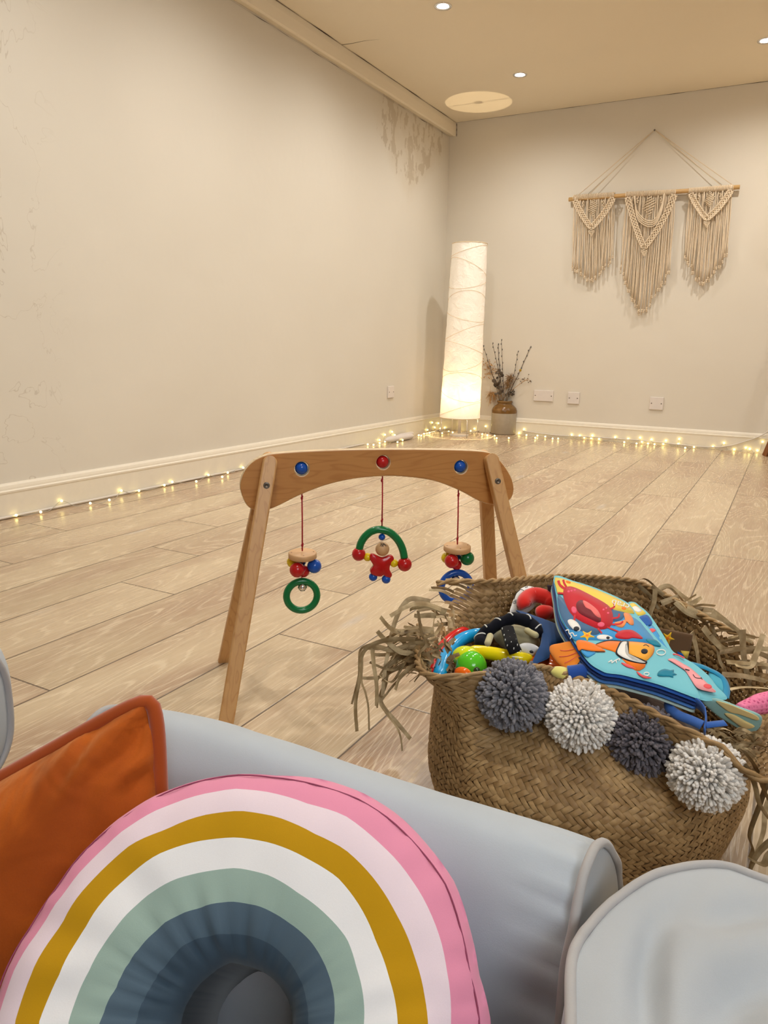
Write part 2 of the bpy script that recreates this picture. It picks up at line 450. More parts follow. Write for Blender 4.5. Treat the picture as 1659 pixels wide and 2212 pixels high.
# skirting boards: moulded top edge
prof = [(0, 0), (0.016, 0), (0.016, 0.088), (0.018, 0.092), (0.0185, 0.098), (0.013, 0.102), (0.0125, 0.108), (0.010, 0.117), (0.006, 0.124), (0, 0.125)]
b = MB(); b.grid([[V3((XL+d, y, z)) for d, z in prof] for y in (YF, YB)], flip=True); struct(b.build('baseboard_left', M['trim'], smooth=False))
b = MB(); b.grid([[V3((x, YB-d, z)) for d, z in prof] for x in (XL, XR)]); struct(b.build('baseboard_back', M['trim'], smooth=False))

# ---- downlights
def downlight(x, y, label, first=[None]):
    if first[0] is None:
        t = thing('ceiling_downlight', label, 'ceiling light', (x, y, ZC), 'recessed ceiling downlights')
        b = MB(); b.lathe([(0.030, 0.0), (0.030, -0.003), (0.041, -0.004), (0.043, -0.001), (0.043, 0.0)], (x, y, ZC)); b.build('trim_ring', M['chrome'], t)
        b = MB(); b.lathe([(0.0001, -0.0015), (0.028, -0.0015), (0.030, -0.0005)], (x, y, ZC), 32); b.build('lens', M['led'], t)
        first[0] = t
    else:
        t = first[0].copy(); COL.objects.link(t); t.location = (x, y, ZC); t['label'] = label
        for ch in first[0].children:
            c = ch.copy(); COL.objects.link(c); c.parent = t
    l = bpy.data.lights.new('downlight_beam', 'SPOT'); l.energy = DOWN_W; l.color = DOWN_COL; l.spot_size = radians(168); l.spot_blend = 1.0; l.shadow_soft_size = 0.022
    o = bpy.data.objects.new('downlight_beam', l); COL.objects.link(o); o.location = (x, y, ZC-0.012)
downlight(-1.696, 3.623, 'bright recessed downlight at the top edge of the photo, nearer the viewer')
downlight(-1.657, 4.655, 'bright recessed downlight above the pale light disc near the corner')
downlight(-0.342, 4.723, 'bright recessed downlight at the right edge of the photo')
for x in (-1.67, -0.34):
    for y in (0.5, 1.55, 2.6):
        if (x, y) != (-1.67, 0.5): downlight(x, y, 'recessed downlight nearer the viewer, out of the photo above')
downlight(-0.34, 3.65, 'recessed downlight beyond the right top edge of the photo')
downlight(1.0, 4.3, 'recessed downlight far over on the right side of the room')

# ---- wall plates
def plate(c, w, h, n, label, cut=0):
    c = V3(c); t = thing('blanking_plate', label, 'socket plate', c, 'white wall plates')
    n = V3(n); R = Matrix((n.cross(V3((0, 0, 1))), n, V3((0, 0, 1)))).transposed()
    b = MB(); b.box(c+n*0.005, (w, 0.010, h), R=R); o = b.build('plate', M['plastic'], t, smooth=False); bevel(o, 0.003)
    for sx in (-1, 1):
        b = MB(); ax = R.col[0]*sx*(w/2-0.013)
        b.sphere(c+n*0.0102+ax, 0.0042, 10, 6, sc=(1, 0.4, 1), R=R); b.build('screw', M['screw'], t)
plate((XL, 4.54, 0.324), 0.086, 0.080, (1, 0, 0), 'square white blanking plate low on the left wall')
plate((-1.60, YB, 0.298), 0.146, 0.080, (0, -1, 0), 'wide double white blanking plate beside the dried flowers')
plate((-1.378, YB, 0.292), 0.084, 0.084, (0, -1, 0), 'square white blanking plate next to the wide double one')
plate((-0.806, YB, 0.284), 0.090, 0.086, (0, -1, 0), 'square white blanking plate alone on the right of the back wall')

# ---- paper floor lamp in the corner
LY = 5.03
lb = aty(993, 924, LY); lc = V3((lb.x, LY, 0))
lc.x = -2.06
t = thing('paper_floor_lamp', 'tall white crumpled paper column lamp glowing in the corner', 'floor lamp', lc)
def lampw(z):
    return interp(z, [0.06, 1.37], [0.146, 0.116])
zb = aty(993, 906, LY-0.14).z; zt = aty(1015, 527, LY).z
lampbase = aty(993, 906, LY); lamptop = aty(1015, 527, LY)
rb = abs(aty(1037, 905, LY).x-aty(948, 905, LY).x)/2*0.9; rt = abs(aty(1054, 528, LY).x-aty(976, 528, LY).x)/2*0.9
cb = V3((lampbase.x, LY, 0)); ct = V3((lamptop.x, LY, 0))
zb = max(0.05, zb)
def lpos(f, a, k=1.0):
    c = cb.lerp(ct, f); r = (rb+(rt-rb)*f)*k; return V3((c.x+r*cos(a), c.y+r*sin(a), zb+(zt-zb)*f))
b = MB(); rows = []
for i in range(81):
    f = i/80; row = []
    for k in range(72):
        a = 2*pi*k/72
        w = 0.030*abs(noise.noise(V3((cos(a)*2.2+f*3, sin(a)*2.2, f*7)))) + 0.014*noise.noise(V3((cos(a)*6, sin(a)*6, f*22)))
        row.append(lpos(f, a, 1-w*(0.6+f)))
    rows.append(row)
b.grid(rows, closed=True)
mm = NT('lamp_paper'); co = mm.coord(); n1 = mm.noise(co, 14, 4, 0.6, 1.5)
x_, y_, z_ = mm.sep(co)
mm.n.remove(mm.b)
dif = mm.new('ShaderNodeBsdfDiffuse'); tr = mm.new('ShaderNodeBsdfTranslucent'); mx = mm.new('ShaderNodeMixShader'); em = mm.new('ShaderNodeEmission'); ad = mm.new('ShaderNodeAddShader')
dif.inputs[0].default_value = (0.93, 0.88, 0.80, 1); tr.inputs[0].default_value = (1.0, 0.80, 0.52, 1)
bp = mm.new('ShaderNodeBump'); bp.inputs['Strength'].default_value = 0.7; bp.inputs['Distance'].default_value = 0.012; mm.link(n1, bp.inputs['Height'])
mm.link(bp.outputs[0], dif.inputs['Normal']); mm.link(bp.outputs[0], tr.inputs['Normal'])
n5 = mm.noise(co, 9, 4, 0.6, 2.0); mm.link(mm.math('ADD', 0.017, mm.math('MULTIPLY', mm.ramp(n5, 0.3, 0.75), 0.022)), mx.inputs[0]); mm.link(dif.outputs[0], mx.inputs[1]); mm.link(tr.outputs[0], mx.inputs[2])
em.inputs[0].default_value = (1.0, 0.87, 0.70, 1); em.inputs[1].default_value = 0.16
mm.link(mx.outputs[0], ad.inputs[0]); mm.link(em.outputs[0], ad.inputs[1]); mm.link(ad.outputs[0], mm.n['Material Output'].inputs[0])
sh = b.build('lamp_shade', mm.mat, t)
M['rib'] = plain('paper_rib', srgb(226, 206, 170), 0.7)
b = MB()
for i, f0 in enumerate([x/11 for x in range(11)]):
    tilt = (0.045 if i % 2 == 0 else -0.04)*(1+0.3*sin(i*3)); pts = []
    for k in range(48):
        a = 2*pi*k/48; f = min(0.995, max(0.005, f0+0.05+tilt*cos(a+0.6*i))); pts.append(lpos(f, a, 1.002))
    b.tube(pts, 0.0012, 5, closed=True)
for f in (0.0, 1.0): b.tube([lpos(f, 2*pi*k/48, 1.0) for k in range(48)], 0.0025, 6, closed=True)
b.build('rib', M['rib'], sh)
for k in range(4):
    a = pi/4+k*pi/2; b = MB(); p = lpos(0.0, a, 0.98); b.tube([p, V3((p.x, p.y, 0.0))], 0.0028, 6); b.build('leg', M['cable'], t)
b = MB(); bc = V3((cb.x, LY, 0.26)); b.sphere(bc, 0.028, 20, 12); b.build('bulb', emit('warm_bulb', (1.0, 0.75, 0.42), 3), t)
b = MB(); b.tube([V3((cb.x, LY, 0.0)), V3((cb.x, LY, 0.222))], 0.012, 10); b.lathe([(0.07, 0.0), (0.07, 0.012), (0.012, 0.016)], (cb.x, LY, 0.0)); b.build('lamp_holder', M['cable'], t)
b = MB(); tp = lpos(1, 0, 0).z
b.tube([lpos(1.0, 0, 1.0), lpos(1.0, pi, 1.0)], 0.0022, 5); b.lathe([(0.001, 0), (0.016, 0), (0.016, 0.003), (0.001, 0.003)], lpos(1.0, 0, 0)); b.build('top_spreader', M['rib'], t)
l = bpy.data.lights.new('paper_lamp_bulb', 'POINT'); l.energy = LAMP_W; l.color = LAMP_COL; l.shadow_soft_size = 0.008
o = bpy.data.objects.new('paper_lamp_bulb', l); COL.objects.link(o); o.location = (cb.x, LY, 0.30)

# ---- tripod lamp just outside the right edge (one wooden leg shows, its globe warms the wall)
ft = V3((-0.095, 5.23, 0.0)); ap = V3((0.26, 5.05, 1.42))
t = thing('tripod_floor_lamp', 'brown wooden tripod lamp leg at the right edge by the back wall', 'floor lamp', (0.26, 5.05, 0))
for q in (ft, V3((0.62, 5.22, 0)), V3((0.34, 4.66, 0))):
    b = MB(); b.tube([q, ap], 0.024, 4); b.build('leg', M['darkwood'], t, smooth=False)
b = MB(); b.sphere(ap+V3((0, 0, 0.02)), 0.05); b.build('hub', M['darkwood'], t)
b = MB(); b.sphere(ap+V3((0, 0, 0.22)), 0.12, 32, 20); b.build('globe', emit('warm_globe', (1.0, 0.72, 0.38), 2.5), t)
l = bpy.data.lights.new('globe_light', 'POINT'); l.energy = TRIPOD_W; l.color = (1.0, 0.68, 0.34); l.shadow_soft_size = 0.125
o = bpy.data.objects.new('globe_light', l); COL.objects.link(o); o.location = (ap.x, ap.y, 1.64); l.shadow_soft_size = 0.125

# ---- jar with dried flowers
jc = atz(1083, 938, 0.0); JR = 0.094
jc = V3((jc.x, jc.y+JR*0.4, 0))
t = thing('stoneware_jar', 'two-tone stoneware jar with brown glazed shoulder and grey body beside the paper lamp', 'jar', jc)
b = MB(); b.lathe([(0.001, 0.002), (JR-0.006, 0.0), (JR, 0.008), (JR, 0.158)], jc, 48); b.build('body', M['stone_grey'], t)
b = MB(); b.lathe([(JR, 0.158), (JR+0.001, 0.176), (JR-0.006, 0.196), (JR-0.022, 0.212), (0.056, 0.222), (0.052, 0.230), (0.058, 0.236), (0.059, 0.246), (0.054, 0.250), (0.046, 0.248), (0.046, 0.20), (0.046, 0.05)], jc, 48); b.build('neck', M['stone_brown'], t)
M['stem'] = plain('brown_twig', srgb(92, 74, 54), 0.8)
M['catkin'] = plain('grey_catkin', srgb(104, 100, 96), 0.8)
M['grass_dry'] = plain('dry_grass', srgb(186, 146, 96), 0.9)
M['leaf_dark'] = plain('dried_leaf', srgb(84, 72, 60), 0.8)
M['mustard_f'] = plain('mustard_flower', srgb(168, 138, 40), 0.8)
def jp(px, py, dy=0.0): return aty(px, py, jc.y+dy)
willows = [((1044, 748), (1078, 860)), ((1064, 742), (1082, 860)), ((1076, 744), (1085, 860)), ((1083, 735), (1088, 860)), ((1119, 760), (1093, 862)), ((1146, 750), (1096, 864))]
wl = ['leftmost tall catkin twig in the jar', 'second catkin twig from the left in the jar', 'third catkin twig from the left in the jar', 'tallest upright catkin twig in the jar', 'short catkin twig leaning right in the jar', 'catkin twig leaning furthest right in the jar']
for i, (tp_, bt_) in enumerate(willows):
    a = jp(*tp_, (i % 3-1)*0.03); c = jp(*bt_); foot = V3((jc.x+(c.x-jc.x)*0.3, jc.y, 0.06)); mid = c.lerp(a, 0.5)+V3((0.01*sin(i*2), 0.01, 0))
    tt = thing('willow_twig', wl[i], 'dried twig', foot, 'dried catkin twigs')
    P = spline([foot, c, mid, a], 10); b = MB(); b.tube(P, [0.0028*(1-0.5*j/len(P)) for j in range(len(P))], 5)
    for j in range(12, len(P), 2):
        d = V3((0.003*(1 if (j//2) % 2 else -1), 0, 0.002)); b.sphere(P[j]+d, 0.006, 7, 5, sc=(0.7, 0.7, 1.25), mi=1)
    b.build('twig', [M['stem'], M['catkin']], tt)
def spray(name, label, cat, tip, dense, mat, rr, base=(1086, 866), spread=0.05, bm=None, bs=0.004, droop=0.0, nn=40, dy=0.0):
    a = jp(*tip, dy); c = jp(*base); foot = V3((jc.x+(c.x-jc.x)*0.4, jc.y, 0.07))
    tt = thing(name, label, cat, foot); P = spline([foot, c, c.lerp(a, 0.55)+V3((0, 0, 0.02)), a], 8)
    b = MB(); b.tube(P, 0.0018, 5); b.build('stem', mat, tt)
    b = MB()
    for j in range(nn):
        q = P[int(len(P)*(dense+(1-dense)*random.random()))-1]
        d = V3((random.gauss(0, 1), random.gauss(0, 0.8), random.gauss(0.3, 0.9))).normalized()*spread*random.uniform(0.4, 1)
        e = q+d+V3((0, 0, -droop*random.random())); b.tube([q, q.lerp(e, 0.5)+V3((0, 0, 0.004)), e], rr, 4)
        if bm: b.sphere(e, bs, 6, 4, mi=1)
    b.build('flower_head', [mat, bm or mat], tt)
spray('dried_gypsophila', 'beige airy dried flower spray spilling left of the jar against the lamp', 'dried flowers', (1052, 790), 0.75, M['grass_dry'], 0.0006, spread=0.075, bm=M['grass_dry'], bs=0.0045, nn=60)
spray('dried_sprig', 'thin dried flower sprig reaching right towards the wide wall plate', 'dried flowers', (1142, 818), 0.82, M['grass_dry'], 0.0006, spread=0.045, bm=M['leaf_dark'], bs=0.004, nn=16)
spray('pampas_plume', 'drooping tan grass plume at the lower left of the jar mouth', 'dried grass', (1056, 850), 0.6, M['grass_dry'], 0.0010, base=(1078, 862), spread=0.055, droop=0.07, nn=110)
spray('pampas_plume', 'fluffy brown grass plume standing in the middle of the jar', 'dried grass', (1104, 815), 0.6, plain('brown_grass', srgb(150, 116, 76), 0.9), 0.0012, spread=0.05, nn=150)
spray('dried_thistle', 'short brown dried seed head low on the right of the jar mouth', 'dried flowers', (1112, 850), 0.6, M['leaf_dark'], 0.0010, spread=0.03, bm=M['leaf_dark'], bs=0.006, nn=26)
a = jp(1124, 800); c = jp(1094, 864); foot = V3((jc.x+0.01, jc.y-0.01, 0.07))
tt = thing('billy_button', 'single mustard ball flower on a thin stem in the jar', 'dried flower', foot)
b = MB(); b.tube(spline([foot, c, a], 8), 0.0015, 5); b.build('stem', M['stem'], tt); b = MB(); b.sphere(a, 0.009, 12, 8); b.build('flower_head', M['mustard_f'], tt)
c = jp(1078, 866); foot = V3((jc.x-0.01, jc.y-0.02, 0.07)); a = jp(1077, 802, -0.03)
tt = thing('eucalyptus_sprig', 'dark dried round leaf sprig at the front of the jar', 'dried foliage', foot)
P = spline([foot, jp(1080, 862, -0.03), jp(1076, 832, -0.04), a], 8); b = MB(); b.tube(P, 0.0022, 5); b.build('stem', M['stem'], tt); b = MB()
for j in range(26):
    q = P[random.randrange(9, len(P))]+V3((random.uniform(-.03, .03), random.uniform(-.02, .02), random.uniform(-.01, .01)))
    b.sphere(q, random.uniform(0.010, 0.018), 10, 6, sc=(1, 0.25, 0.9), R=Matrix.Rotation(random.uniform(0, 6), 3, V3((random.random(), random.random(), 1)).normalized()))
b.build('leaves', M['leaf_dark'], tt)

# ---- fairy lights, cables along the skirting
def wallpt(px, py):
    p = atz(px, py, 0.010)
    if p.y > YB-0.03: p = aty(px, py, YB-0.026)
    if p.x < XL+0.03: p = atx(px, py, XL+0.026)
    if p.y > YB-0.026: p = aty(px, py, YB-0.026)
    return p
fl = [(35, 1113), (88, 1106), (133, 1082), (195, 1087), (236, 1080), (262, 1060), (300, 1060), (355, 1048), (372, 1041), (424, 1040), (450, 1026), (480, 1030), (492, 1021), (525, 1010)]
c5 = [(68, 663), (127, 668), (190, 620), (190, 650), (245, 565), (245, 635), (318, 535), (300, 618), (335, 605), (345, 568), (373, 640), (400, 585), (425, 620), (490, 555), (590, 570), (615, 575), (645, 555), (680, 515), (700, 545), (728, 440), (755, 490), (792, 447), (812, 500), (830, 548), (855, 493), (897, 532), (937, 540), (1000, 460), (1012, 510)]
fl += [(780+x/4.74, 820+y/4.74) for x, y in c5]
c6 = [(1122, 525), (1160, 503), (1240, 558), (1293, 570), (1275, 478), (1368, 575), (1388, 600), (1513, 598), (1617, 547)]
c7 = [(240, 570), (268, 547), (283, 580), (333, 595), (345, 583), (390, 588), (432, 600), (463, 600), (540, 578), (586, 583), (612, 594), (652, 598), (658, 582), (696, 602), (788, 592), (840, 620), (862, 602), (910, 628), (930, 595), (940, 618), (975, 628), (995, 605), (1012, 632), (1062, 630), (1077, 612), (1148, 630), (1153, 602), (1187, 652), (1237, 648), (1345, 646), (1408, 625), (1466, 662), (1532, 652), (1555, 658), (1598, 668), (1628, 618)]
fr = [(780+x/4.74, 820+y/4.74) for x, y in c6]+[(1030+x/2.637, 720+y/2.637) for x, y in c7]
M['wire'] = plain('clear_wire', srgb(190, 184, 168), 0.4)
def fairy(name, label, lst):
    P = [wallpt(*q) for q in lst]
    t = thing(name, label, 'string lights', (P[0].x, P[0].y, 0), 'strings of fairy lights along the skirting')
    Q = []
    for i, p in enumerate(P):
        Q.append(p); 
        if i+1 < len(P):
            m_ = p.lerp(P[i+1], 0.5); Q.append(V3((m_.x+random.uniform(-.006, .006), m_.y+random.uniform(-.01, .004), 0.004)))
    b = MB(); b.tube(spline(Q, 4), 0.0011, 5); b.build('wire', M['wire'], t)
    for p in P:
        d = (p-EYE).length; r = 0.0034+0.00048*d
        b = MB(); b.sphere(p, r, 10, 7); b.build('light_bulb', M['fairy'], t)
fairy('fairy_lights', 'warm fairy light string along the left wall up to the corner lamp', fl)
fairy('fairy_lights', 'warm fairy light string along the foot of the back wall', fr)
# cables
def cable(name, label, pts, r):
    b = MB(); b.tube(spline(pts, 8), r, 8); return tag(b.build(name, M['cable']), label, 'cable')
cable('white_cable', 'thick white cable running along the left skirting board', [V3((XL+0.024+0.002*sin(i*1.7), 0.9+i*0.25, 0.007)) for i in range(14)], 0.005)
pts = [aty(px, py, YB-0.028) for px, py in ((1130, 931), (1200, 940), (1290, 945), (1390, 952), (1480, 962), (1540, 966), (1575, 963), (1605, 955), (1640, 943), (1670, 925))]
for p in pts: p.z = max(p.z, 0.006)
cable('white_cable', 'white cable rising from the back skirting at the right edge', pts, 0.0045)
pts = [atz(px, py, 0.006) for px, py in ((905, 940), (935, 933), (960, 927), (1000, 922), (1040, 926), (1020, 934), (975, 934), (950, 930), (985, 924), (1030, 922), (1060, 933), (1110, 937))]
cable('white_cable', 'coiled white lamp cable on the floor under the paper lamp', pts, 0.004)
for (a, c, r, lb) in (((832, 951), (894, 941), 0.022, 'longer white plastic roll lying among the fairy lights by the left wall'), ((835, 941), (872, 934), 0.016, 'shorter white plastic roll lying behind the longer one by the left wall')):
    A = atz(*a, r); C = atz(*c, r); A.x = max(A.x, XL+0.03+r); C.x = max(C.x, XL+0.03+r); b = MB(); n = 10; P = [A.lerp(C, i/n) for i in range(n+1)]
    b.tube(P, [r*sqrt(max(0.05, 1-abs(2*i/n-1)**6)) for i in range(n+1)], 14); o = tag(b.build('rolled_lead', M['plastic']), lb, 'cable cover', 'white rolls by the left wall')

# ---- macrame
MY = YB-0.035
t = thing('macrame_hanging', 'cream macrame wall hanging of three fringed panels on a wooden rod', 'wall hanging', aty(1414, 430, MY))
ra, rc = aty(1229, 431, MY), aty(1598, 404, MY)
b = MB(); b.tube([ra, rc], 0.0135, 16); b.build('rod', M['rodwood'], t)
nail = aty(1414, 281, YB-0.012)
b = MB()
for e in (0.045, 0.12):
    b.tube([ra.lerp(rc, e)+V3((0, -.004, 0.012)), nail+V3((-0.003, 0, 0))], 0.0022, 6); b.tube([rc.lerp(ra, e*0.8)+V3((0, -.004, 0.012)), nail+V3((0.003, 0, 0))], 0.0022, 6)
for e in (0.045, 0.96):
    c = ra.lerp(rc, e)
    for k in range(3): b.tube([c+V3((k*0.006-0.006, 0.0165*cos(q/12*2*pi), 0.0165*sin(q/12*2*pi))) for q in range(12)], 0.0025, 5, closed=True)
b.build('hanging_cord', M['macrame'], t)
b = MB(); b.sphere(nail, 0.006); b.build('nail', M['screw'], t)
def s2p(x, y): return (1200+x*440/1659, 260+y*440/1659)
def panel(x0, x1, ytop0, ytop1, side_y0, side_y1, tipx, tipy, vx, vy, nc, d0, big=False):
    # all in the frame of the enlarged view, mapped on the wall plane
    p = bpy.data.objects.new('macrame_panel', None); COL.objects.link(p); p.parent = t; p.location = aty(*s2p((x0+x1)/2, ytop0), MY)-t.location
    def q(x, y, dy=0.0): return aty(*s2p(x, y), MY+dy)
    shift = (tipx-(x0+x1)/2)
    b = MB(); k = b
    for i in range(nc):
        f = i/(nc-1); xt = x0+(x1-x0)*f; yt = ytop0+(ytop1-ytop0)*f
        e = 1-abs(2*f-1)
        fe = abs(f-0.5)*2
        yb = (side_y0*(1-f)+side_y1*f); yb = yb+(tipy-yb)*(1-fe**1.25)+random.uniform(-22, 22)
        lean = shift*(0.55+0.45*e); xb = xt+lean+random.uniform(-7, 7)
        P = []
        for s in range(9):
            g = s/8; P.append(q(xt+(xb-xt)*g+2.5*sin(g*9+i*2.1), yt+(yb-yt)*g, 0.006*sin(i*2.4)+0.004*sin(g*7+i)))
        rr = 0.0034
        b.tube(P, rr, 6)
        k.sphere(P[-1], 0.0058, 8, 6)
        e_ = P[-1]
        k.tube([e_, e_+V3((random.uniform(-.003, .003), 0, -0.016))], [0.0022, 0.0062], 6)
        # lark's head knot over the rod
        c = q(xt, yt, 0); c = V3((c.x, MY, c.z)); k.tube([c+V3((0, 0.0165*cos(u/8*2*pi), 0.0165*sin(u/8*2*pi))) for u in range(8)], 0.0036, 5, closed=True)
    b.build('fringe_cords', M['macrame'], p)
    # braided V
    b = MB()
    for (sx, sy) in ((x0+8, ytop0+20), (x1-8, ytop1+20)):
        A = V3((sx, sy, 0)); B = V3((vx, vy, 0)); n = 44
        mid = V3(((sx+(vx-sx)*0.42), sy+(vy-sy)*0.62, 0))
        for ph in range(4):
            P = []
            for s in range(n+1):
                g = s/n; c = A*(1-g)**2+mid*2*g*(1-g)+B*g*g; tn = ((mid-A)*(1-g)+(B-mid)*g).normalized(); no = V3((-tn.y, tn.x, 0))
                w = 22*sin(g*(26 if big else 20)+ph*pi/2); P.append(q(*(c+no*w)[:2], -0.019+0.005*cos(g*(26 if big else 20)*2+ph*pi)))
            b.tube(P, 0.0042, 6)
    b.build('braid', M['macrame'], p)
    b = MB()
    for r_ in range(6):                              # small leaf knot under the V and a diamond above it
        w = (2.5-abs(r_-2.5))*9+8; yy = vy+4+r_*13
        b.tube([q(vx-w, yy-8, -0.014), q(vx, yy+6, -0.018), q(vx+w, yy-8, -0.014)], 0.0036, 6)
    dx, dy_, dw, dh = d0
    for r_ in range(9):
        g = r_/8; w = dw*(1-abs(2*g-1))+6; yy = dy_+dh*g
        b.tube([q(dx-w, yy+w*0.5, -0.010), q(dx, yy, -0.017), q(dx+w, yy-w*0.5, -0.010)], 0.0036, 6)
    for sx in (-1, 1):
        for r_ in range(4): b.sphere(q(dx+sx*(dw+45)+sx*6*(r_ % 2), dy_+dh*0.10+r_*14, -0.010), 0.0055, 8, 6)
    b.build('diamond_knot', M['macrame'], p)
    if big:
        b = MB()
        for r_ in range(4):
            P = [q(x0+60+r_*3, ytop0+10, -.012), q(x0+85, ytop0+130+r_*18, -.016), q((x0+x1)/2-45, ytop0+205+r_*16, -.018), q((x0+x1)/2+30, ytop0+200+r_*16, -.018), q(x1-115, ytop1+110+r_*16, -.016), q(x1-95+r_*3, ytop1+8, -.012)]
            b.tube(spline(P, 8), 0.0034, 6)
        b.build('swag', M['macrame'], p)
panel(150, 478, 630, 608, 1190, 1110, 285, 1300, 292, 872, 30, (305, 650, 34, 125))
panel(578, 978, 605, 585, 1190, 1230, 690, 1570, 722, 1035, 36, (765, 610, 48, 170), big=True)
panel(1092, 1438, 575, 548, 1100, 1090, 1190, 1335, 1232, 800, 30, (1255, 585, 40, 115))

# ================================================================== wooden baby gym
GX, GY, TH, GG, GL, GS, GE = -0.6303, 1.1513, 0.7062, 0.4306, 0.1999, 0.1474, 0.0881
U = V3((cos(TH), sin(TH), 0)); N = V3((sin(TH), -cos(TH), 0)); C0 = V3((GX, GY, 0))
gym = thing('baby_gym', 'wooden baby play gym with curved beam and four legs standing on the floor', 'baby gym', C0)
PT = 0.009                                   # half thickness of beam
def gp(px, py, off=PT):                      # photo pixel -> point on a plane parallel to the beam
    return onplane(px, py, C0+N*off, N)
def gs(px, py, off=PT):
    p = gp(px, py, off)-C0; return (p.dot(U), p.z)
o1 = [(135, 270), (140, 215), (165, 165), (208, 124), (270, 98), (350, 87), (500, 78), (680, 72), (850, 70), (1020, 70), (1200, 73), (1335, 80), (1395, 96), (1445, 145), (1485, 210), (1498, 270), (1482, 318), (1440, 342), (1385, 345), (1325, 328), (1225, 275), (1100, 228), (960, 208), (845, 205), (700, 218), (560, 250), (430, 300), (330, 350), (270, 372), (210, 374), (165, 345)]
o1 = [gs(460+x/2.304, 940+y/2.304) for x, y in o1]
cu = bpy.data.curves.new('beam', 'CURVE'); cu.dimensions = '2D'; cu.fill_mode = 'BOTH'; cu.extrude = PT-0.002; cu.bevel_depth = 0.002; cu.bevel_resolution = 2; cu.offset = -0.002
def poly2(pts):
    sp = cu.splines.new('POLY'); sp.points.add(len(pts)-1)
    for i, (x, y) in enumerate(pts): sp.points[i].co = (x, y, 0, 1)
    sp.use_cyclic_u = True
poly2([(p.x, p.y) for p in spline([(x, y, 0) for x, y in o1], 5, True)])
holes = [(652, 1013), (828, 999), (996, 1009)]
HR = []
for h_ in holes:
    s, z = gs(*h_); HR.append((s, z)); poly2([(s+0.0125*cos(a*2*pi/32), z+0.0125*sin(a*2*pi/32)) for a in range(32)])
oc = bpy.data.objects.new('tmp', cu); COL.objects.link(oc)
dg = bpy.context.evaluated_depsgraph_get(); me = bpy.data.meshes.new_from_object(oc.evaluated_get(dg)); bpy.data.objects.remove(oc)
B3 = Matrix((U, V3((0, 0, 1)), N)).transposed().to_4x4()
me.transform(Matrix.Translation(C0) @ B3)
me.materials.clear(); me.materials.append(M['gymwood']); me.materials.append(M['ply_edge'])
for p in me.polygons: p.material_index = 0 if abs(p.normal.dot(N)) > 0.8 else 1
put('beam', me, gym)
for (s, z), mt in zip(HR, ('blue', 'red', 'blue')):
    b = MB(); b.sphere(C0+U*s+V3((0, 0, z)), 0.0114, 24, 16); bo = b.build('bead', M[mt], gym, label=mt+' bead set in a hole of the beam')
def leg(su, sn):
    # splayed leg of rounded rectangular section
    topc = C0+U*su*GL+N*sn*(PT+0.010)+V3((0, 0, GG)); ftc = C0+U*su*(GL+GE)+N*sn*GS
    ax = (ftc-topc).normalized(); a = (U-ax*U.dot(ax)).normalized(); c = ax.cross(a)
    b = MB(); rows = []; hw, hd = 0.0125, 0.0095
    sec = []
    for (sx, sy) in ((1, 1), (-1, 1), (-1, -1), (1, -1)):
        for q in range(4):
            an = atan2(sy, sx)-pi/4+q/3*pi/2; sec.append((sx*(hw-0.003)+0.003*cos(an), sy*(hd-0.003)+0.003*sin(an)))
    Ln = (ftc-topc).length
    for i in range(9):                                   # domed top
        th = i/8*pi/2; k_ = sin(th); rows.append([topc+ax*(-0.012*cos(th)+0.0)+a*x*max(0.05, k_)+c*y for x, y in sec])
    for f in (0.3, 0.6, 1.0):
        p = topc+ax*(Ln*f)
        row = [p+a*x+c*y for x, y in sec]
        if f == 1.0: row = [q-ax*(q.z/ax.z) for q in row]
        rows.append(row)
    b.grid(rows, closed=True); n = len(sec); b.f.append(tuple(range(n))); b.m.append(0); b.f.append(tuple(range((len(rows)-1)*n, len(rows)*n))); b.m.append(0)
    o = b.build('leg', M['legwood'], gym, smooth=False); bevel(o, 0.001, 2)
    bc = topc+ax*0.037+N*sn*0.0095
    b = MB(); Q = Matrix((U, V3((0, 0, 1)), N*sn)).transposed()
    b.lathe([(0.0001, 0.0008), (0.0022, 0.0008), (0.0024, 0.0022), (0.0048, 0.0026), (0.0056, 0.0012), (0.0056, -0.001)], bc, 20, axis=Q); b.build('bolt', M['screw'], gym)
for su in (-1, 1):
    for sn in (1, -1): leg(su, sn)

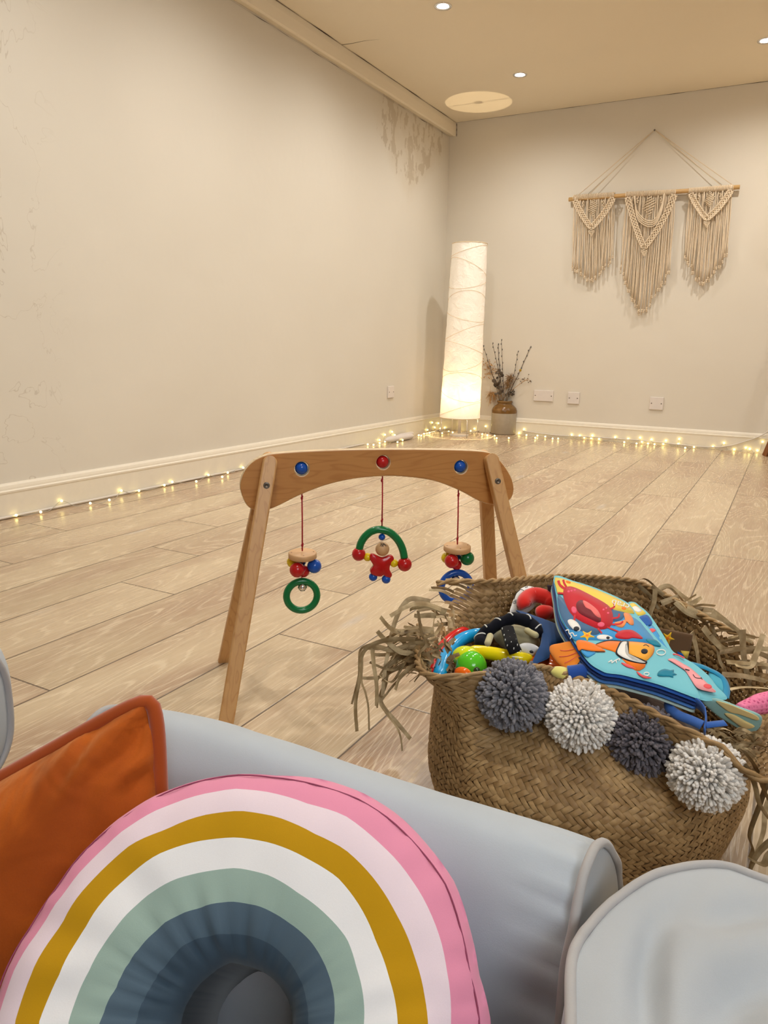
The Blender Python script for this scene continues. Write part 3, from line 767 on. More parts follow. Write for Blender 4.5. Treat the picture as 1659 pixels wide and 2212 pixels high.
# hanging toys
def gpx(px, r, off=0.0): # pixel radius to metres at the toy plane
    d = -(ROT.inverted() @ (gp(px[0], px[1], off)-EYE)).z; return r*d/FPX
def string(t, a, c, knots):
    A, Cc = gp(*a, 0.0), gp(*c, 0.0); A.z += 0.004
    b = MB(); b.tube([A, A.lerp(Cc, 0.5)+U*0.0004, Cc], 0.0014, 6)
    for k in knots: b.sphere(gp(*k, 0.0), 0.0025, 8, 6, sc=(0.9, 0.9, 1.4)); b.sphere(gp(*k, 0.0)+V3((0.0008, 0, 0.003)), 0.0019, 8, 6)
    b.build('string', M['cord_red'], t)
def ball(t, p, r, mt, off=0.0, name='bead'):
    b = MB(); b.sphere(gp(*p, off), gpx(p, r, off), 24, 16); return b.build(name, M[mt], t, label=f'{mt} bead')
def disc_toy(nm, label, sa, sb, knots, dc, dr, balls, rc, rr, rt, ringm, bell):
    t = thing(nm, label, 'hanging toy', gp(*rc, 0.0))
    string(t, sa, sb, knots)
    c = gp(*dc, 0.0); R = gpx(dc, dr); Q = Matrix.Rotation(radians(3), 3, U)
    b = MB(); h_ = R*0.22; b.lathe([(0.0001, -h_), (R*0.92, -h_), (R, -h_*0.7), (R, h_*0.7), (R*0.94, h_), (0.0001, h_)], c, 40, axis=Q); d = b.build('disc', M['discwood'], t)
    b = MB()
    for k in range(4):
        a = k*pi/2+0.7; b.lathe([(0.0001, h_+0.0001), (0.0013, h_+0.0002), (0.0013, h_)], c+Q @ V3((cos(a)*R*0.78, sin(a)*R*0.78, 0)), 10, axis=Q)
    b.build('peg', plain('dark_peg_wood', srgb(120, 74, 62), 0.6), d)
    for p, r, mt, off in balls: ball(t, p, r, mt, off)
    c = gp(*rc, 0.0); R = gpx(rc, rr-rt); rt_ = gpx(rc, rt)
    b = MB(); b.tube([c+U*(R*cos(q/48*2*pi))+V3((0, 0, R*sin(q/48*2*pi))) for q in range(48)], rt_, 14, closed=True); b.build('ring', M[ringm], t, label=ringm+' ring')
    b = MB(); b.tube([gp(dc[0], dc[1]+12, 0), gp(rc[0], rc[1]-rr+4, 0), gp(*bell, 0)], 0.001, 6); b.build('lower_string', M['cord_red'], t)
    c = gp(*bell, 0.0); r = gpx(bell, 10)
    b = MB(); b.sphere(c, r, 20, 14); b.tube([c+U*(r*0.98*cos(q/24*2*pi))+N*(r*0.98*sin(q/24*2*pi)) for q in range(24)], r*0.1, 6, closed=True)
    b.tube([c+V3((0, 0, r*1.25))+U*(r*0.3*cos(q/12*2*pi))+V3((0, 0, r*0.3*sin(q/12*2*pi))) for q in range(12)], r*0.08, 5, closed=True)
    bo = b.build('bell', M['chrome'], t)
    b = MB(); b.box(c-V3((0, 0, r*0.55))+N*r*0.72, (r*1.0, r*0.2, r*0.14), R=Matrix((U, N, V3((0, 0, 1)))).transposed()); b.build('bell_slot', M['ink'], bo)
disc_toy('gym_pendant', 'left hanging toy of wooden disc, beads and green ring with bell', (652, 1062), (653, 1190), [(652, 1076), (653, 1178)], (653.5, 1199), 30.5,
         [((632, 1214), 12.5, 'yellow', -0.012), ((642, 1231), 16.5, 'red', 0.012), ((656, 1234), 13, 'red', -0.004), ((651, 1214), 10, 'blue', -0.014), ((679, 1223), 15.5, 'blue', 0.002)], (652, 1287), 40.5, 7.6, 'green', (653, 1268))
disc_toy('gym_pendant', 'right hanging toy of wooden disc, beads and blue ring behind the basket rim', (990, 1058), (988, 1176), [(990, 1070), (988, 1165)], (987.5, 1184), 29.5,
         [((965, 1205), 12, 'yellow', -0.012), ((975.5, 1212), 15.5, 'red', 0.012), ((986, 1220), 11.5, 'red', -0.004), ((985, 1203), 10, 'blue', -0.014), ((1009, 1206), 15.5, 'green', 0.002)], (985, 1268), 40, 7.4, 'blue', (983.5, 1252))
t = thing('gym_figure_toy', 'middle hanging toy of a red bead figure under a green arch', 'hanging toy', gp(826, 1200, 0))
string(t, (826, 1026), (825, 1140), [(825, 1038), (825, 1125)])
arc = [(776, 1189), (779, 1175), (787, 1161), (799, 1150), (813, 1144.5), (826, 1144.5), (840, 1149), (853, 1159), (863, 1172), (870, 1188), (873.5, 1205)]
P = []
for i, q in enumerate(arc): P.append(gp(*q, -0.006+0.016*i/10))
b = MB(); b.tube(spline(P, 5), gpx((826, 1180), 8.3), 14); b.build('arch', M['green'], t, label='green wooden arch')
ball(t, (775, 1197), 15, 'red', -0.006); ball(t, (874, 1219), 15.6, 'red', 0.010)
ball(t, (794, 1203.5), 9.2, 'yellow', -0.002); ball(t, (851, 1216.5), 9, 'yellow', 0.006)
ball(t, (825, 1160), 7.5, 'blue', 0.0); ball(t, (806, 1246), 9.4, 'blue', 0.0, 'foot'); ball(t, (834, 1251), 9.8, 'blue', 0.004, 'foot')
c = gp(826, 1186, 0.002); r = gpx((826, 1186), 15.2); b = MB(); b.sphere(c, r, 24, 16); hd = b.build('head', M['discwood'], t, label='plain wooden head with inked hair')
b = MB()
for a0, a1 in ((-50, -20), (-20, -38), (-38, -5), (-5, -22), (-22, 10), (10, -6), (-6, 28), (28, 12), (12, 48)):
    P = []
    for g in (0, .5, 1):
        a = radians(a0+(a1-a0)*g); el = radians(68-34*(abs(((a0+50)//15) % 2-g))); d = U*sin(a)*cos(el)*1.0+N*cos(a)*cos(el)+V3((0, 0, sin(el))); P.append(c+d*r*1.005)
    b.tube(P, 0.0004, 4)
b.build('hair_marks', M['ink'], hd)
bd = [(799, 1199), (806, 1196), (815, 1200), (826, 1204), (838, 1200), (846, 1199), (850, 1205), (848, 1214), (842, 1220), (841, 1230), (846, 1240), (842, 1247), (834, 1246), (828, 1241), (822, 1244), (812, 1243), (801, 1238), (800, 1230), (806, 1222), (803, 1215), (799, 1208)]
rows = []
P0 = spline([gp(*q, 0.004) for q in bd], 3, True); cc = sum(P0, V3())/len(P0)
for off, k_ in ((-0.006, 0.001), (-0.006, 0.9), (-0.004, 1.0), (0.004, 1.0), (0.006, 0.9), (0.006, 0.001)):
    rows.append([cc+(p-cc)*k_+N*off for p in P0])
b = MB(); b.grid(rows, closed=True); b.build('body', M['red'], t, label='red wooden body')

# ================================================================== sofa (arm in front of the viewer)
sofa = thing('sofa', 'pale grey slipcovered sofa arm and seat with piping filling the lower foreground', 'sofa', (-0.5, 0.3, 0))
AP = [(0.352, 0.0), (0.358, 0.10), (0.366, 0.18), (0.376, 0.235), (0.387, 0.272), (0.403, 0.298), (0.425, 0.312), (0.452, 0.306), (0.482, 0.287), (0.520, 0.254), (0.556, 0.214), (0.584, 0.165), (0.596, 0.10), (0.598, 0.0)]
AX0, AX1 = -0.530, -0.078
apc = V3((0, 0.46, 0.15))
def armp(x, i, k=1.0, pts=None):
    y, z = pts[i]; c = apc; return V3((x, c.y+(y-c.y)*k, max(0.0, c.z+(z-c.z)*k)))
APS = [(p.x, p.y) for p in spline([(y, z, 0) for y, z in AP], 6)]
b = MB(); rows = []
nx = 120
for i in range(nx+1):
    f = i/nx; x = AX0+(AX1-AX0)*f; row = []
    for j in range(len(APS)):
        p = armp(x, j, 1.0-0.13*max(0, (0.3-f)/0.3)**2-0.02*(f < 0.02)-0.008*(f > 0.985), APS)
        nz = noise.noise(V3((x*7, p.y*7, p.z*7)))*0.0045+0.0016*noise.noise(V3((x*22+p.z*10, p.y*16, p.z*9)))
        e = max(0, 1-(AX1-x)/0.05); nz += -0.0042*e*min(1, (AX1-x)/0.006+0.2)*abs(sin(j*0.9+noise.noise(V3((j*0.3, 0, 0)))*3))
        dsh = (p-V3((x, apc.y, apc.z))).normalized(); row.append(p+dsh*nz)
    rows.append(row)
b.grid(rows, flip=True)
arm = b.build('arm', M['sofa'], sofa)
# end panels: softly bulging faces closed by a piping cord
def endpanel(x, s):
    b = MB(); rows = []
    for q in range(9):
        k = 1-q/8; rows.append([armp(x+s*0.012*(1-k**2.2), j, max(0.001, k*(1 if s > 0 else 0.86)), APS) for j in range(len(APS))])
    b.grid(rows, flip=(s < 0)); return b.build('arm_end_panel', M['sofa_end'], sofa)
endpanel(AX1, 1); endpanel(AX0, -1)
for x in (AX1+0.001, AX0-0.001):
    b = MB(); P = [armp(x+0.002*noise.noise(V3((j*0.2, x, 0))), j, 1.012 if x > -0.3 else 0.87, APS) for j in range(len(APS))]; b.tube(P, 0.0032, 10); b.build('piping', M['piping'], sofa)
# base and back (the back stands out of the photo on the left)
b = MB(); b.box((-0.55, -0.05, 0.06), (0.94, 0.78, 0.12)); o = b.build('base', plain('seat_deck_shaded', srgb(84, 84, 88), 0.9), sofa); bevel(o, 0.02)  # deck colour darkened to stand for shade in the rainbow cushion's hole
def rbox(name, c, sz, mat, parent, r=0.03, puff=0.012, pipe=None, rz=0, fold=0.004, seed=0.0):
    # rounded, slightly crowned cushion block
    c = V3(c); sx, sy, sz_ = [q/2 for q in sz]; Rz = Matrix.Rotation(rz, 3, 'Z'); b = MB()
    n = 28
    def P(u, v, w):                              # point on a superellipsoid box
        p = V3((u, v, w)); e = 6.0; L = (abs(u)**e+abs(v)**e+abs(w)**e)**(1/e); p /= L
        g = 1-min(1, max(abs(p.x), abs(p.y)))**3
        z = p.z*sz_*(1.0)+(puff*g*(1 if p.z > 0 else -1))*abs(p.z)
        q = V3((p.x*sx, p.y*sy, z)); q += q.normalized()*fold*noise.noise(V3((q.x*9+seed, q.y*9, q.z*9)))
        return c+Rz @ q
    for ax in range(3):
        for s in (-1, 1):
            rows = []
            for i in range(n+1):
                row = []
                for j in range(n+1):
                    a, d = sin((i/n-0.5)*pi*0.98)*1.0, sin((j/n-0.5)*pi*0.98)*1.0
                    a, d = (i/n*2-1), (j/n*2-1); t = [0, 0, 0]; t[ax] = s; t[(ax+1) % 3] = a; t[(ax+2) % 3] = d; row.append(P(*t))
                rows.append(row)
            b.grid(rows, flip=(s < 0))
    o = b.build(name, mat, parent)
    w = o.modifiers.new('weld', 'WELD'); w.merge_threshold = 0.0004
    if pipe:
        for zz in pipe:
            b = MB(); P_ = []
            for k in range(96):
                a = 2*pi*k/96; u, v = cos(a), sin(a); L = max(abs(u), abs(v)); p = P(u/L, v/L, zz); P_.append(c+(p-c)*1.004)
            b.tube(P_, 0.0045, 10, closed=True); b.build('piping', M['piping'], o)
    return o
bk = thing('sofa_back_cushion', 'grey sofa back cushion edge with dark piping at the far left edge', 'cushion', (-0.79, 0.30, 0.12))
def slabcush(name, cx, cy, cz, hx, hy, hz, mat, parent, pipex, ex=3.0):
    b = MB(); rows = []; n = 60
    def ring(x, k):
        row = []
        for j in range(n):
            a = 2*pi*j/n; u, v = cos(a), sin(a); L = (abs(u)**ex+abs(v)**ex)**(1/ex); row.append(V3((x, cy+hy*k*u/L, cz+hz*k*v/L)))
        return row
    for i in range(17):
        t = -1+2*i/16; rows.append(ring(cx+hx*t, max(0.001, (1-abs(t)**3.2)**0.45)))
    b.grid(rows, closed=True); o = b.build(name, mat, parent)
    b = MB(); b.tube(ring(pipex, (1-abs((pipex-cx)/hx)**3.2)**0.45*1.01), 0.004, 8, closed=True); b.build('piping', M['piping'], o)
    return o
slabcush('cushion_cover', -0.79, 0.30, 0.235, 0.10, 0.192, 0.115, M['sofa'], bk, -0.722)

# ---- seat cushion in front of the arm end, lower right
sc_ = thing('seat_cushion', 'grey T shaped sofa seat cushion with piping at the lower right corner', 'cushion', (0.2, 0.1, 0.12))
# outline of the top seam in plan and its height
SO_ = [atz(*q, 0.300) for q in ((1238, 2075), (1275, 2005), (1340, 1940), (1430, 1888), (1550, 1872), (1659, 1905))]
SN_ = [atz(*q, 0.300) for q in ((1240, 2700), (1236, 2400), (1235, 2220))]
SO = [(-0.030, 0.02)]+[(p.x, p.y) for p in SN_]+[(p.x, p.y) for p in SO_]+[(0.10, 0.478), (0.24, 0.462), (0.40, 0.45), (0.46, 0.40), (0.47, 0.2), (0.46, -0.25), (0.40, -0.30), (0.1, -0.30), (0.0, -0.28)]
SO = [(p.x, p.y) for p in spline([(x, y, 0) for x, y in SO], 16, True)]
scx, scy = 0.17, 0.13
def seam(j, k, z):
    x, y = SO[j]; return V3((scx+(x-scx)*k, scy+(y-scy)*k, z))
ZT, ZBt = 0.300, 0.140
TRL = [([atz(x, y, 0.31) for x, y in l], w, d) for l, w, d in (([(1500, 1895), (1425, 1965), (1392, 2060), (1380, 2230)], 0.009, 0.022), ([(1700, 1935), (1600, 1950), (1500, 1975)], 0.011, 0.019), ([(1410, 1975), (1408, 2100), (1420, 2300)], 0.007, 0.013), ([(1720, 2080), (1600, 2130), (1520, 2250)], 0.014, 0.022))]
def troughs(p):
    t_ = 0
    for l, w, dp in TRL:
        dm = 9; al = 0
        for q in range(len(l)-1):
            a = V3((l[q].x, l[q].y, 0)); e = V3((l[q+1].x, l[q+1].y, 0))-a; h_ = max(0, min(1, (V3((p.x, p.y, 0))-a).dot(e)/e.dot(e))); d = (V3((p.x, p.y, 0))-a-e*h_).length
            if d < dm: dm = d; al = (q+h_)/(len(l)-1)
        t_ += dp*math.exp(-(dm/w)**2)*(0.35+0.65*sin(pi*min(1, max(0, al))))
    return t_
b = MB(); rows = []
for k, z in [(0.001, ZBt), (0.9, ZBt), (0.985, ZBt+0.006)]: rows.append([seam(j, k, z) for j in range(len(SO))])
for q in range(1, 10):
    t = q/10; rows.append([seam(j, 1.0+0.022*sin(pi*t), ZBt+(ZT-ZBt)*t) for j in range(len(SO))])
rows.append([seam(j, 1.0, ZT) for j in range(len(SO))])
for q in range(1, 61):
    k = 1-q/60; row = []
    for j in range(len(SO)):
        p = seam(j, max(0.001, k), 0); g = 1-k**5
        f1 = noise.noise(V3((p.x*6+p.y*9, p.y*4-p.x*3, 4.0)))
        f2 = troughs(p)
        row.append(V3((p.x, p.y, ZT+0.020*(1-k**3)+g*(0.007*f1-f2))))
    rows.append(row)
b.grid(rows, closed=True); b.build('cushion_cover', M['sofa_end'], sc_)
for z in (ZT, ZBt+0.004):
    b = MB(); b.tube([seam(j, 1.003, z+0.001*noise.noise(V3((j*0.15, 0, 2)))) for j in range(len(SO))], 0.0032, 10, closed=True); b.build('piping', M['piping'], sc_)

# ================================================================== rainbow cushion
BD = [
 [(0,1095),(50,960),(110,850),(200,710),(300,580),(400,490),(520,415),(640,372),(780,350),(900,355),(1050,367),(1180,410),(1300,485),(1400,590),(1480,700),(1530,850),(1560,1000),(1600,1164)],
 [(50,1150),(100,1000),(170,880),(250,760),(340,650),(450,550),(560,485),(680,445),(790,427),(900,438),(1020,475),(1130,510),(1220,580),(1300,660),(1370,760),(1430,900),(1450,1000),(1462,1164)],
 [(118,1164),(170,1010),(260,850),(360,710),(470,610),(580,560),(700,515),(810,503),(920,520),(1040,575),(1130,620),(1220,710),(1290,820),(1350,960),(1380,1080),(1390,1164)],
 [(195,1164),(260,1010),(340,860),(440,730),(560,640),(690,597),(800,587),(900,603),(1020,655),(1110,710),(1180,800),(1230,910),(1270,1020),(1297,1164)],
 [(287,1164),(350,1000),(430,870),(520,770),(620,715),(720,690),(800,682),(900,705),(990,760),(1080,830),(1140,900),(1170,990),(1193,1164)],
 [(380,1164),(430,1050),(500,930),(580,850),(680,805),(780,785),(870,800),(960,850),(1030,910),(1080,1000),(1100,1164)],
 [(480,1164),(520,1060),(580,970),(650,905),(740,885),(820,885),(900,915),(950,960),(990,1020),(1012,1090),(1017,1164)],
 [(590,1164),(620,1080),(680,1010),(750,965),(800,975),(880,1010),(925,1060),(950,1164)]]
OC = (790.0, 1180.0)
def polar(lst):
    r = sorted([(atan2(-(y-OC[1]), x-OC[0]), math.hypot(x-OC[0], y-OC[1])) for x, y in lst]); return [a for a, _ in r], [q for _, q in r]
BP = [polar(l) for l in BD]
RN = onplane  # plane of the cushion through three sight points at chosen distances
rA, rB, rC = atd(540, 1680, 0.50), atd(0, 2212, 0.425), atd(1060, 2212, 0.420)
rn = (rB-rA).cross(rC-rA).normalized()
if rn.dot(EYE-rA) < 0: rn = -rn
NPH = 72
def rb(bi, px, py):
    return onplane(px, py, rA, rn)
rows2 = []        # rows along the arch, each across
arcs = [pi*1.0-pi*i/NPH for i in range(NPH+1)]
def rain_pt(bi, a):
    r = interp(a, *BP[bi]); return (OC[0]+r*cos(a), OC[1]-r*sin(a))
stations = []
for e in range(9, 0, -1): stations.append((pi, 55*e))
for a in arcs: stations.append((a, 0))
for e in range(1, 10): stations.append((0.0, 55*e))
T = 0.034
VB = []; band_of = []
# fractional positions across: 0 outer ... 7 inner
fr_ = []
for bi in range(7):
    for q in range(5): fr_.append(bi+q/5)
fr_.append(7.0)
def rain_xy(f, st):
    a, e = stations[st]; bi = min(6, int(f)); g = f-bi
    p, q = rain_pt(bi, a), rain_pt(bi+1, a); x, y = p[0]+(q[0]-p[0])*g, p[1]+(q[1]-p[1])*g
    if e: x += (x-OC[0])*0.0006*e*0.3*(-1 if False else 1); y += e
    w = onplane(x/1.5082, 1440+y/1.5082, rA, rn); return w
b = MB(); front = []; back = []
for st in range(len(stations)):
    a = stations[st][0]; e = stations[st][1]
    rf = []; rbk = []
    for f in fr_:
        t = (f+0.0)/7.0; w = rain_xy(f, st)
        h = (max(0.0, 1-abs(2*t-1)**2.6))**0.55
        # puckers run across the arch and fade from the seams inward
        u = st*0.62; edge = max(0, 1-t*5)+max(0, (t-0.55)/0.45)*1.2
        wr = 0.0035*edge*noise.noise(V3((u*0.9, t*1.5, 3.0)))+0.0022*noise.noise(V3((u*0.35, t*3.0, 9.0)))+0.0012*edge*sin(u*2.3+3*noise.noise(V3((u*0.3, 1, 1))))
        if t > 0.94 or t < 0.03: wr *= 0.2
        rf.append(w+rn*(T*h*0.9+wr)); rbk.append(w-rn*(T*h+0.10*max(0, (t-0.5)*2)**0.7*(1 if t < 0.999 else 1)))
    front.append(rf); back.append(rbk)
nf = len(fr_)
vs = [p for r in front for p in r]+[p for r in back for p in r]; off = len(front)*nf; fs = []; mi = []
for i in range(len(front)-1):
    for k in range(nf-1):
        band = min(6, int((fr_[k]+0.01)))
        fs.append((i*nf+k, i*nf+k+1, (i+1)*nf+k+1, (i+1)*nf+k)); mi.append(band)
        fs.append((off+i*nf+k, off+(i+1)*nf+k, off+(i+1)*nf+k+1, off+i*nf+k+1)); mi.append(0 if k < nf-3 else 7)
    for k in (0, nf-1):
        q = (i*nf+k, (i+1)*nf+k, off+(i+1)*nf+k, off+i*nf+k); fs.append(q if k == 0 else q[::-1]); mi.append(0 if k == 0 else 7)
for i in (0, len(front)-1):
    for k in range(nf-1):
        fs.append((i*nf+k, off+i*nf+k, off+i*nf+k+1, i*nf+k+1)); mi.append(0)
def cott(n, c): return fabric(n, c, 1300, 0.85, 0.15, 0.22, 0.02, fold=0.10, fscale=18)
RM = [cott('pink_cotton', srgb(232, 148, 178)), cott('pale_pink_cotton', srgb(238, 220, 230)), cott('mustard_cotton', srgb(196, 148, 10)), cott('white_cotton', srgb(244, 244, 246)),
      cott('sage_cotton', srgb(158, 182, 172)), cott('slate_cotton', srgb(84, 104, 120)), cott('dark_slate_cotton', srgb(66, 84, 100)), cott('inner_slate_shaded', srgb(40, 50, 60))]  # last slate is darkened in colour to deepen the hole's shade
me = bpy.data.meshes.new('cover'); me.from_pydata(vs, [], fs)
for m_ in RM: me.materials.append(m_)
me.polygons.foreach_set('material_index', mi); me.polygons.foreach_set('use_smooth', [True]*len(fs)); me.update()
rain = thing('rainbow_cushion', 'arch shaped rainbow cushion in pink, mustard, sage and slate bands', 'cushion', rA+V3((0, -0.05, -0.12)))
co_ = put('cover', me, rain)
b = MB(); P = []
for st in range(2, len(stations)-2):
    w = rain_xy(0.32+0.12*noise.noise(V3((st*0.1, 0, 0))), st); t = 0.32/7; h = (1-abs(2*t-1)**2.6)**0.55; P.append(w+rn*(T*h*0.9+0.0006))
b.tube(P, 0.0005, 4); b.build('seam_thread', plain('seam_thread', srgb(150, 70, 100), 0.9), co_)

# ================================================================== rust velvet cushion
oTR, oTL, oBR = atd(340, 1488, 0.565), atd(-430, 1905, 0.56), atd(402, 2260, 0.535)
oBL = oTL+(oBR-oTR)
on = (oTL-oTR).cross(oBR-oTR).normalized()
if on.dot(EYE-oTR) < 0: on = -on
vel = thing('velvet_cushion', 'rust orange velvet cushion with piped corner behind the rainbow cushion', 'cushion', (oTR+oTL+oBR+oBL)/4)
def vp(u, v, s):                     # u: 0 at TR-BR edge -> 1 ; v: 0 top -> 1 bottom
    p = oTR*(1-u)*(1-v)+oTL*u*(1-v)+oBR*(1-u)*v+oBL*u*v
    cu = 0.006*sin(pi*v)**1.0*(1-2*u)**1*1.0; cv = 0.004*sin(pi*u)*(1-2*v)
    e1 = (oTL-oTR).normalized(); e2 = (oBR-oTR).normalized()
    # edges drawn in between the pointed corners
    p = p+e1*(cu*abs(1-2*u)**2)+e2*(cv*abs(1-2*v)**2)
    g = (max(0, 1-abs(2*u-1)**2.4)*max(0, 1-abs(2*v-1)**2.4))**0.62
    cr = min(u, 1-u)+min(v, 1-v)
    f = 0.004*noise.noise(V3((u*5, v*5, 2)))+0.011*max(0, 1-cr*2.4)*sin((u-v)*40+2*noise.noise(V3((u*9, v*9, 0))))
    cm = (oTR+oBL)/2; k_ = 1-0.045*(abs(2*u-1)*abs(2*v-1))**7; p = cm+(p-cm)*k_
    return p+on*(s*0.066*g+(f*min(1, g*7)))
b = MB(); n = 56
for s in (1, -1):
    b.grid([[vp(i/n, j/n, s) for j in range(n+1)] for i in range(n+1)], flip=(s > 0))
co_ = b.build('cover', M['velvet'], vel); w_ = co_.modifiers.new('weld', 'WELD'); w_.merge_threshold = 0.0003
P = [vp(0, j/30, 0) for j in range(31)]+[vp(i/30, 1, 0) for i in range(1, 31)]+[vp(1, 1-j/30, 0) for j in range(1, 31)]+[vp(1-i/30, 0, 0) for i in range(1, 30)]
cen = (oTR+oBL)/2
# round the corners off
P2 = []
for i, p in enumerate(P): P2.append(sum([P[(i+k) % len(P)] for k in (-1, 0, 1)], V3())/3)
b = MB(); b.tube([p+(p-cen).normalized()*0.001 for p in P2], 0.0058, 12, closed=True); b.build('piping', M['velvet_pipe'], vel)

# ================================================================== seagrass basket
BC = V3((-0.195, 0.94, 0))
RIM = [atz(*q) for q in [(923, 1458, .245), (1050, 1458, .250), (1155, 1441, .250), (1238, 1464, .250), (1338, 1502, .245), (1454, 1563, .235), (1571, 1624, .225), (1604, 1663, .212)]]
RIM += [V3((0.035, 0.80, 0.200)), V3((0.065, 0.88, 0.215)), V3((0.050, 0.97, 0.235)), V3((0.0, 1.045, 0.250))]
RIM += [atz(*q) for q in [(1500, 1322, .268), (1420, 1280, .280), (1350, 1254, .285), (1200, 1247, .285), (1060, 1257, .280), (935, 1264, .270)]]
RIM += [V3((-0.425, 0.90, 0.250)), V3((-0.39, 0.82, 0.245))]
RS = spline(RIM, 12, True); NR = len(RS)
rth = [atan2(p.y-BC.y, p.x-BC.x) for p in RS]
NT_, NVV = 220, 44
def rim_at(th):
    best = None
    for i in range(NR):
        a, c = rth[i], rth[(i+1) % NR]; d = (c-a+pi) % (2*pi)-pi
        e = (th-a+pi) % (2*pi)-pi
        if (0 <= e <= d+1e-9) and d > 1e-9: return RS[i].lerp(RS[(i+1) % NR], e/d)
    return min(RS, key=lambda p: abs((atan2(p.y-BC.y, p.x-BC.x)-th+pi) % (2*pi)-pi))
GRID = []
for i in range(NT_):
    th = 2*pi*i/NT_; R_ = rim_at(th); d = V3((cos(th), sin(th), 0))
    rl = R_-BC; rr_ = math.hypot(rl.x, rl.y)
    wob = 0.006*noise.noise(V3((cos(th)*2, sin(th)*2, 1)))
    K = [BC+d*0.150+V3((0, 0, 0.0)), BC+d*0.180+V3((0, 0, 0.006)), BC+d*(0.196+wob)+V3((0, 0, 0.045)), BC+d*(0.208+wob*2)+V3((0, 0, 0.09)), BC+d*(0.206+wob)+V3((0, 0, 0.135)), BC+d*(0.5*0.194+0.5*min(rr_, 0.215)-0.004)+V3((0, 0, 0.135+(R_.z-0.135)*0.5)), R_]
    C_ = spline(K, 10); L = [0]
    for a, c in zip(C_, C_[1:]): L.append(L[-1]+(c-a).length)
    col = []
    for j in range(NVV+1):
        t = L[-1]*j/NVV; k = 0
        while k < len(L)-2 and L[k+1] < t: k += 1
        g = (t-L[k])/max(1e-9, L[k+1]-L[k]); p = C_[k].lerp(C_[k+1], min(1, g))
        z = p.z; ns = 0.0045*noise.noise(V3((p.x*11, p.y*11, z*14)))*min(1, j/8)
        col.append(p+d*ns)
    GRID.append(col)
def SF(u, v):                        # u in turns, v 0..1
    x = (u % 1.0)*NT_; i = int(x) % NT_; fx = x-int(x); y = min(max(v, 0), 1)*NVV; j = min(NVV-1, int(y)); fy = y-j
    a, c = GRID[i], GRID[(i+1) % NT_]
    return (a[j]*(1-fx)+c[j]*fx)*(1-fy)+(a[j+1]*(1-fx)+c[j+1]*fx)*fy
def SN(u, v):
    e = 0.004; a = SF(u+e, v)-SF(u-e, v); c = SF(u, min(1, v+0.01))-SF(u, max(0, v-0.01))
    n_ = a.cross(c); return n_.normalized() if n_.length > 1e-12 else V3((0, 0, 1))
NU, NV = 126, 37
def vmax(u):                         # the rim is torn on the left and right
    th = (u % 1.0)*2*pi
    def near(c, w): return max(0, 1-abs((th-c+pi) % (2*pi)-pi)/w)
    tear = 0.30*near(radians(178), 0.36)**0.6+0.16*near(radians(20), 0.7)**0.6
    if tear <= 0: return 1.0
    return 1.0-tear*(0.2+0.8*abs(noise.noise(V3((u*160, 0, 5)))*1.6))
basket = thing('seagrass_basket', 'woven seagrass basket with frayed rim and row of pompoms full of baby toys', 'basket', BC)
b = MB(); ends = []
for fam in (0, 1):
    for i in range(NU):
        rnd = random.random(); vcut = None; seg = []
        steps = NV*2*2
        for s in range(steps+1):
            v = NV*s/steps
            u = (i-v) if fam == 0 else (i+v)
            if v/NV > vmax(u/NU): break
            h = max(-1, min(1, 1.6*sin(pi*(v-0.25))))*0.0014*(1 if fam == 0 else -1)
            wd = 0.465*(1+0.10*sin(v*1.3+i)); row = []
            for k_, e, up_ in ((0, -wd, -0.0003), (1, 0, 0.0008), (2, wd, -0.0003)):
                # neighbours across: move u by +-e/2 and v by e/2
                uu = u+e/2; vv = v+(e/2 if fam == 0 else -e/2)
                uu, vv = uu/NU, vv/NV
                if k_ == 0: n_ = SN(u/NU, v/NV)
                p = SF(uu, vv)+n_*(h+up_*(1 if h >= -0.0002 else -1)); row.append(p)
            seg.append(row)
        if len(seg) > 1:
            b.grid(seg, col=rnd*0.8+0.1*random.random())
        if len(seg) > 3 and len(seg) < steps: ends.append((seg[-1][1], (seg[-1][1]-seg[-3][1]).normalized()))
b.build('woven_body', M['strawA'], basket)
b = MB(); b.lathe([(0.001, 0.001), (0.155, 0.001), (0.155, 0.004), (0.001, 0.004)], BC, 40); b.build('base', M['strawA'], basket)
# twisted rim cord on the sound parts of the rim
b = MB()
for (a0, a1) in ((radians(30), radians(166)), (radians(194), radians(352))):
    for ph in (0, pi):
        P = []; n = 220
        for q in range(n+1):
            th = a0+(a1-a0)*q/n; p = SF(th/(2*pi), 1.0); d = V3((cos(th), sin(th), 0)); w = q*0.55+ph
            P.append(p+d*(0.0022*cos(w))+V3((0, 0, 0.0022*sin(w)+0.001)))
        b.tube(P, 0.0026, 6, col=0.8)
b.build('rim_cord', M['strawA'], basket)
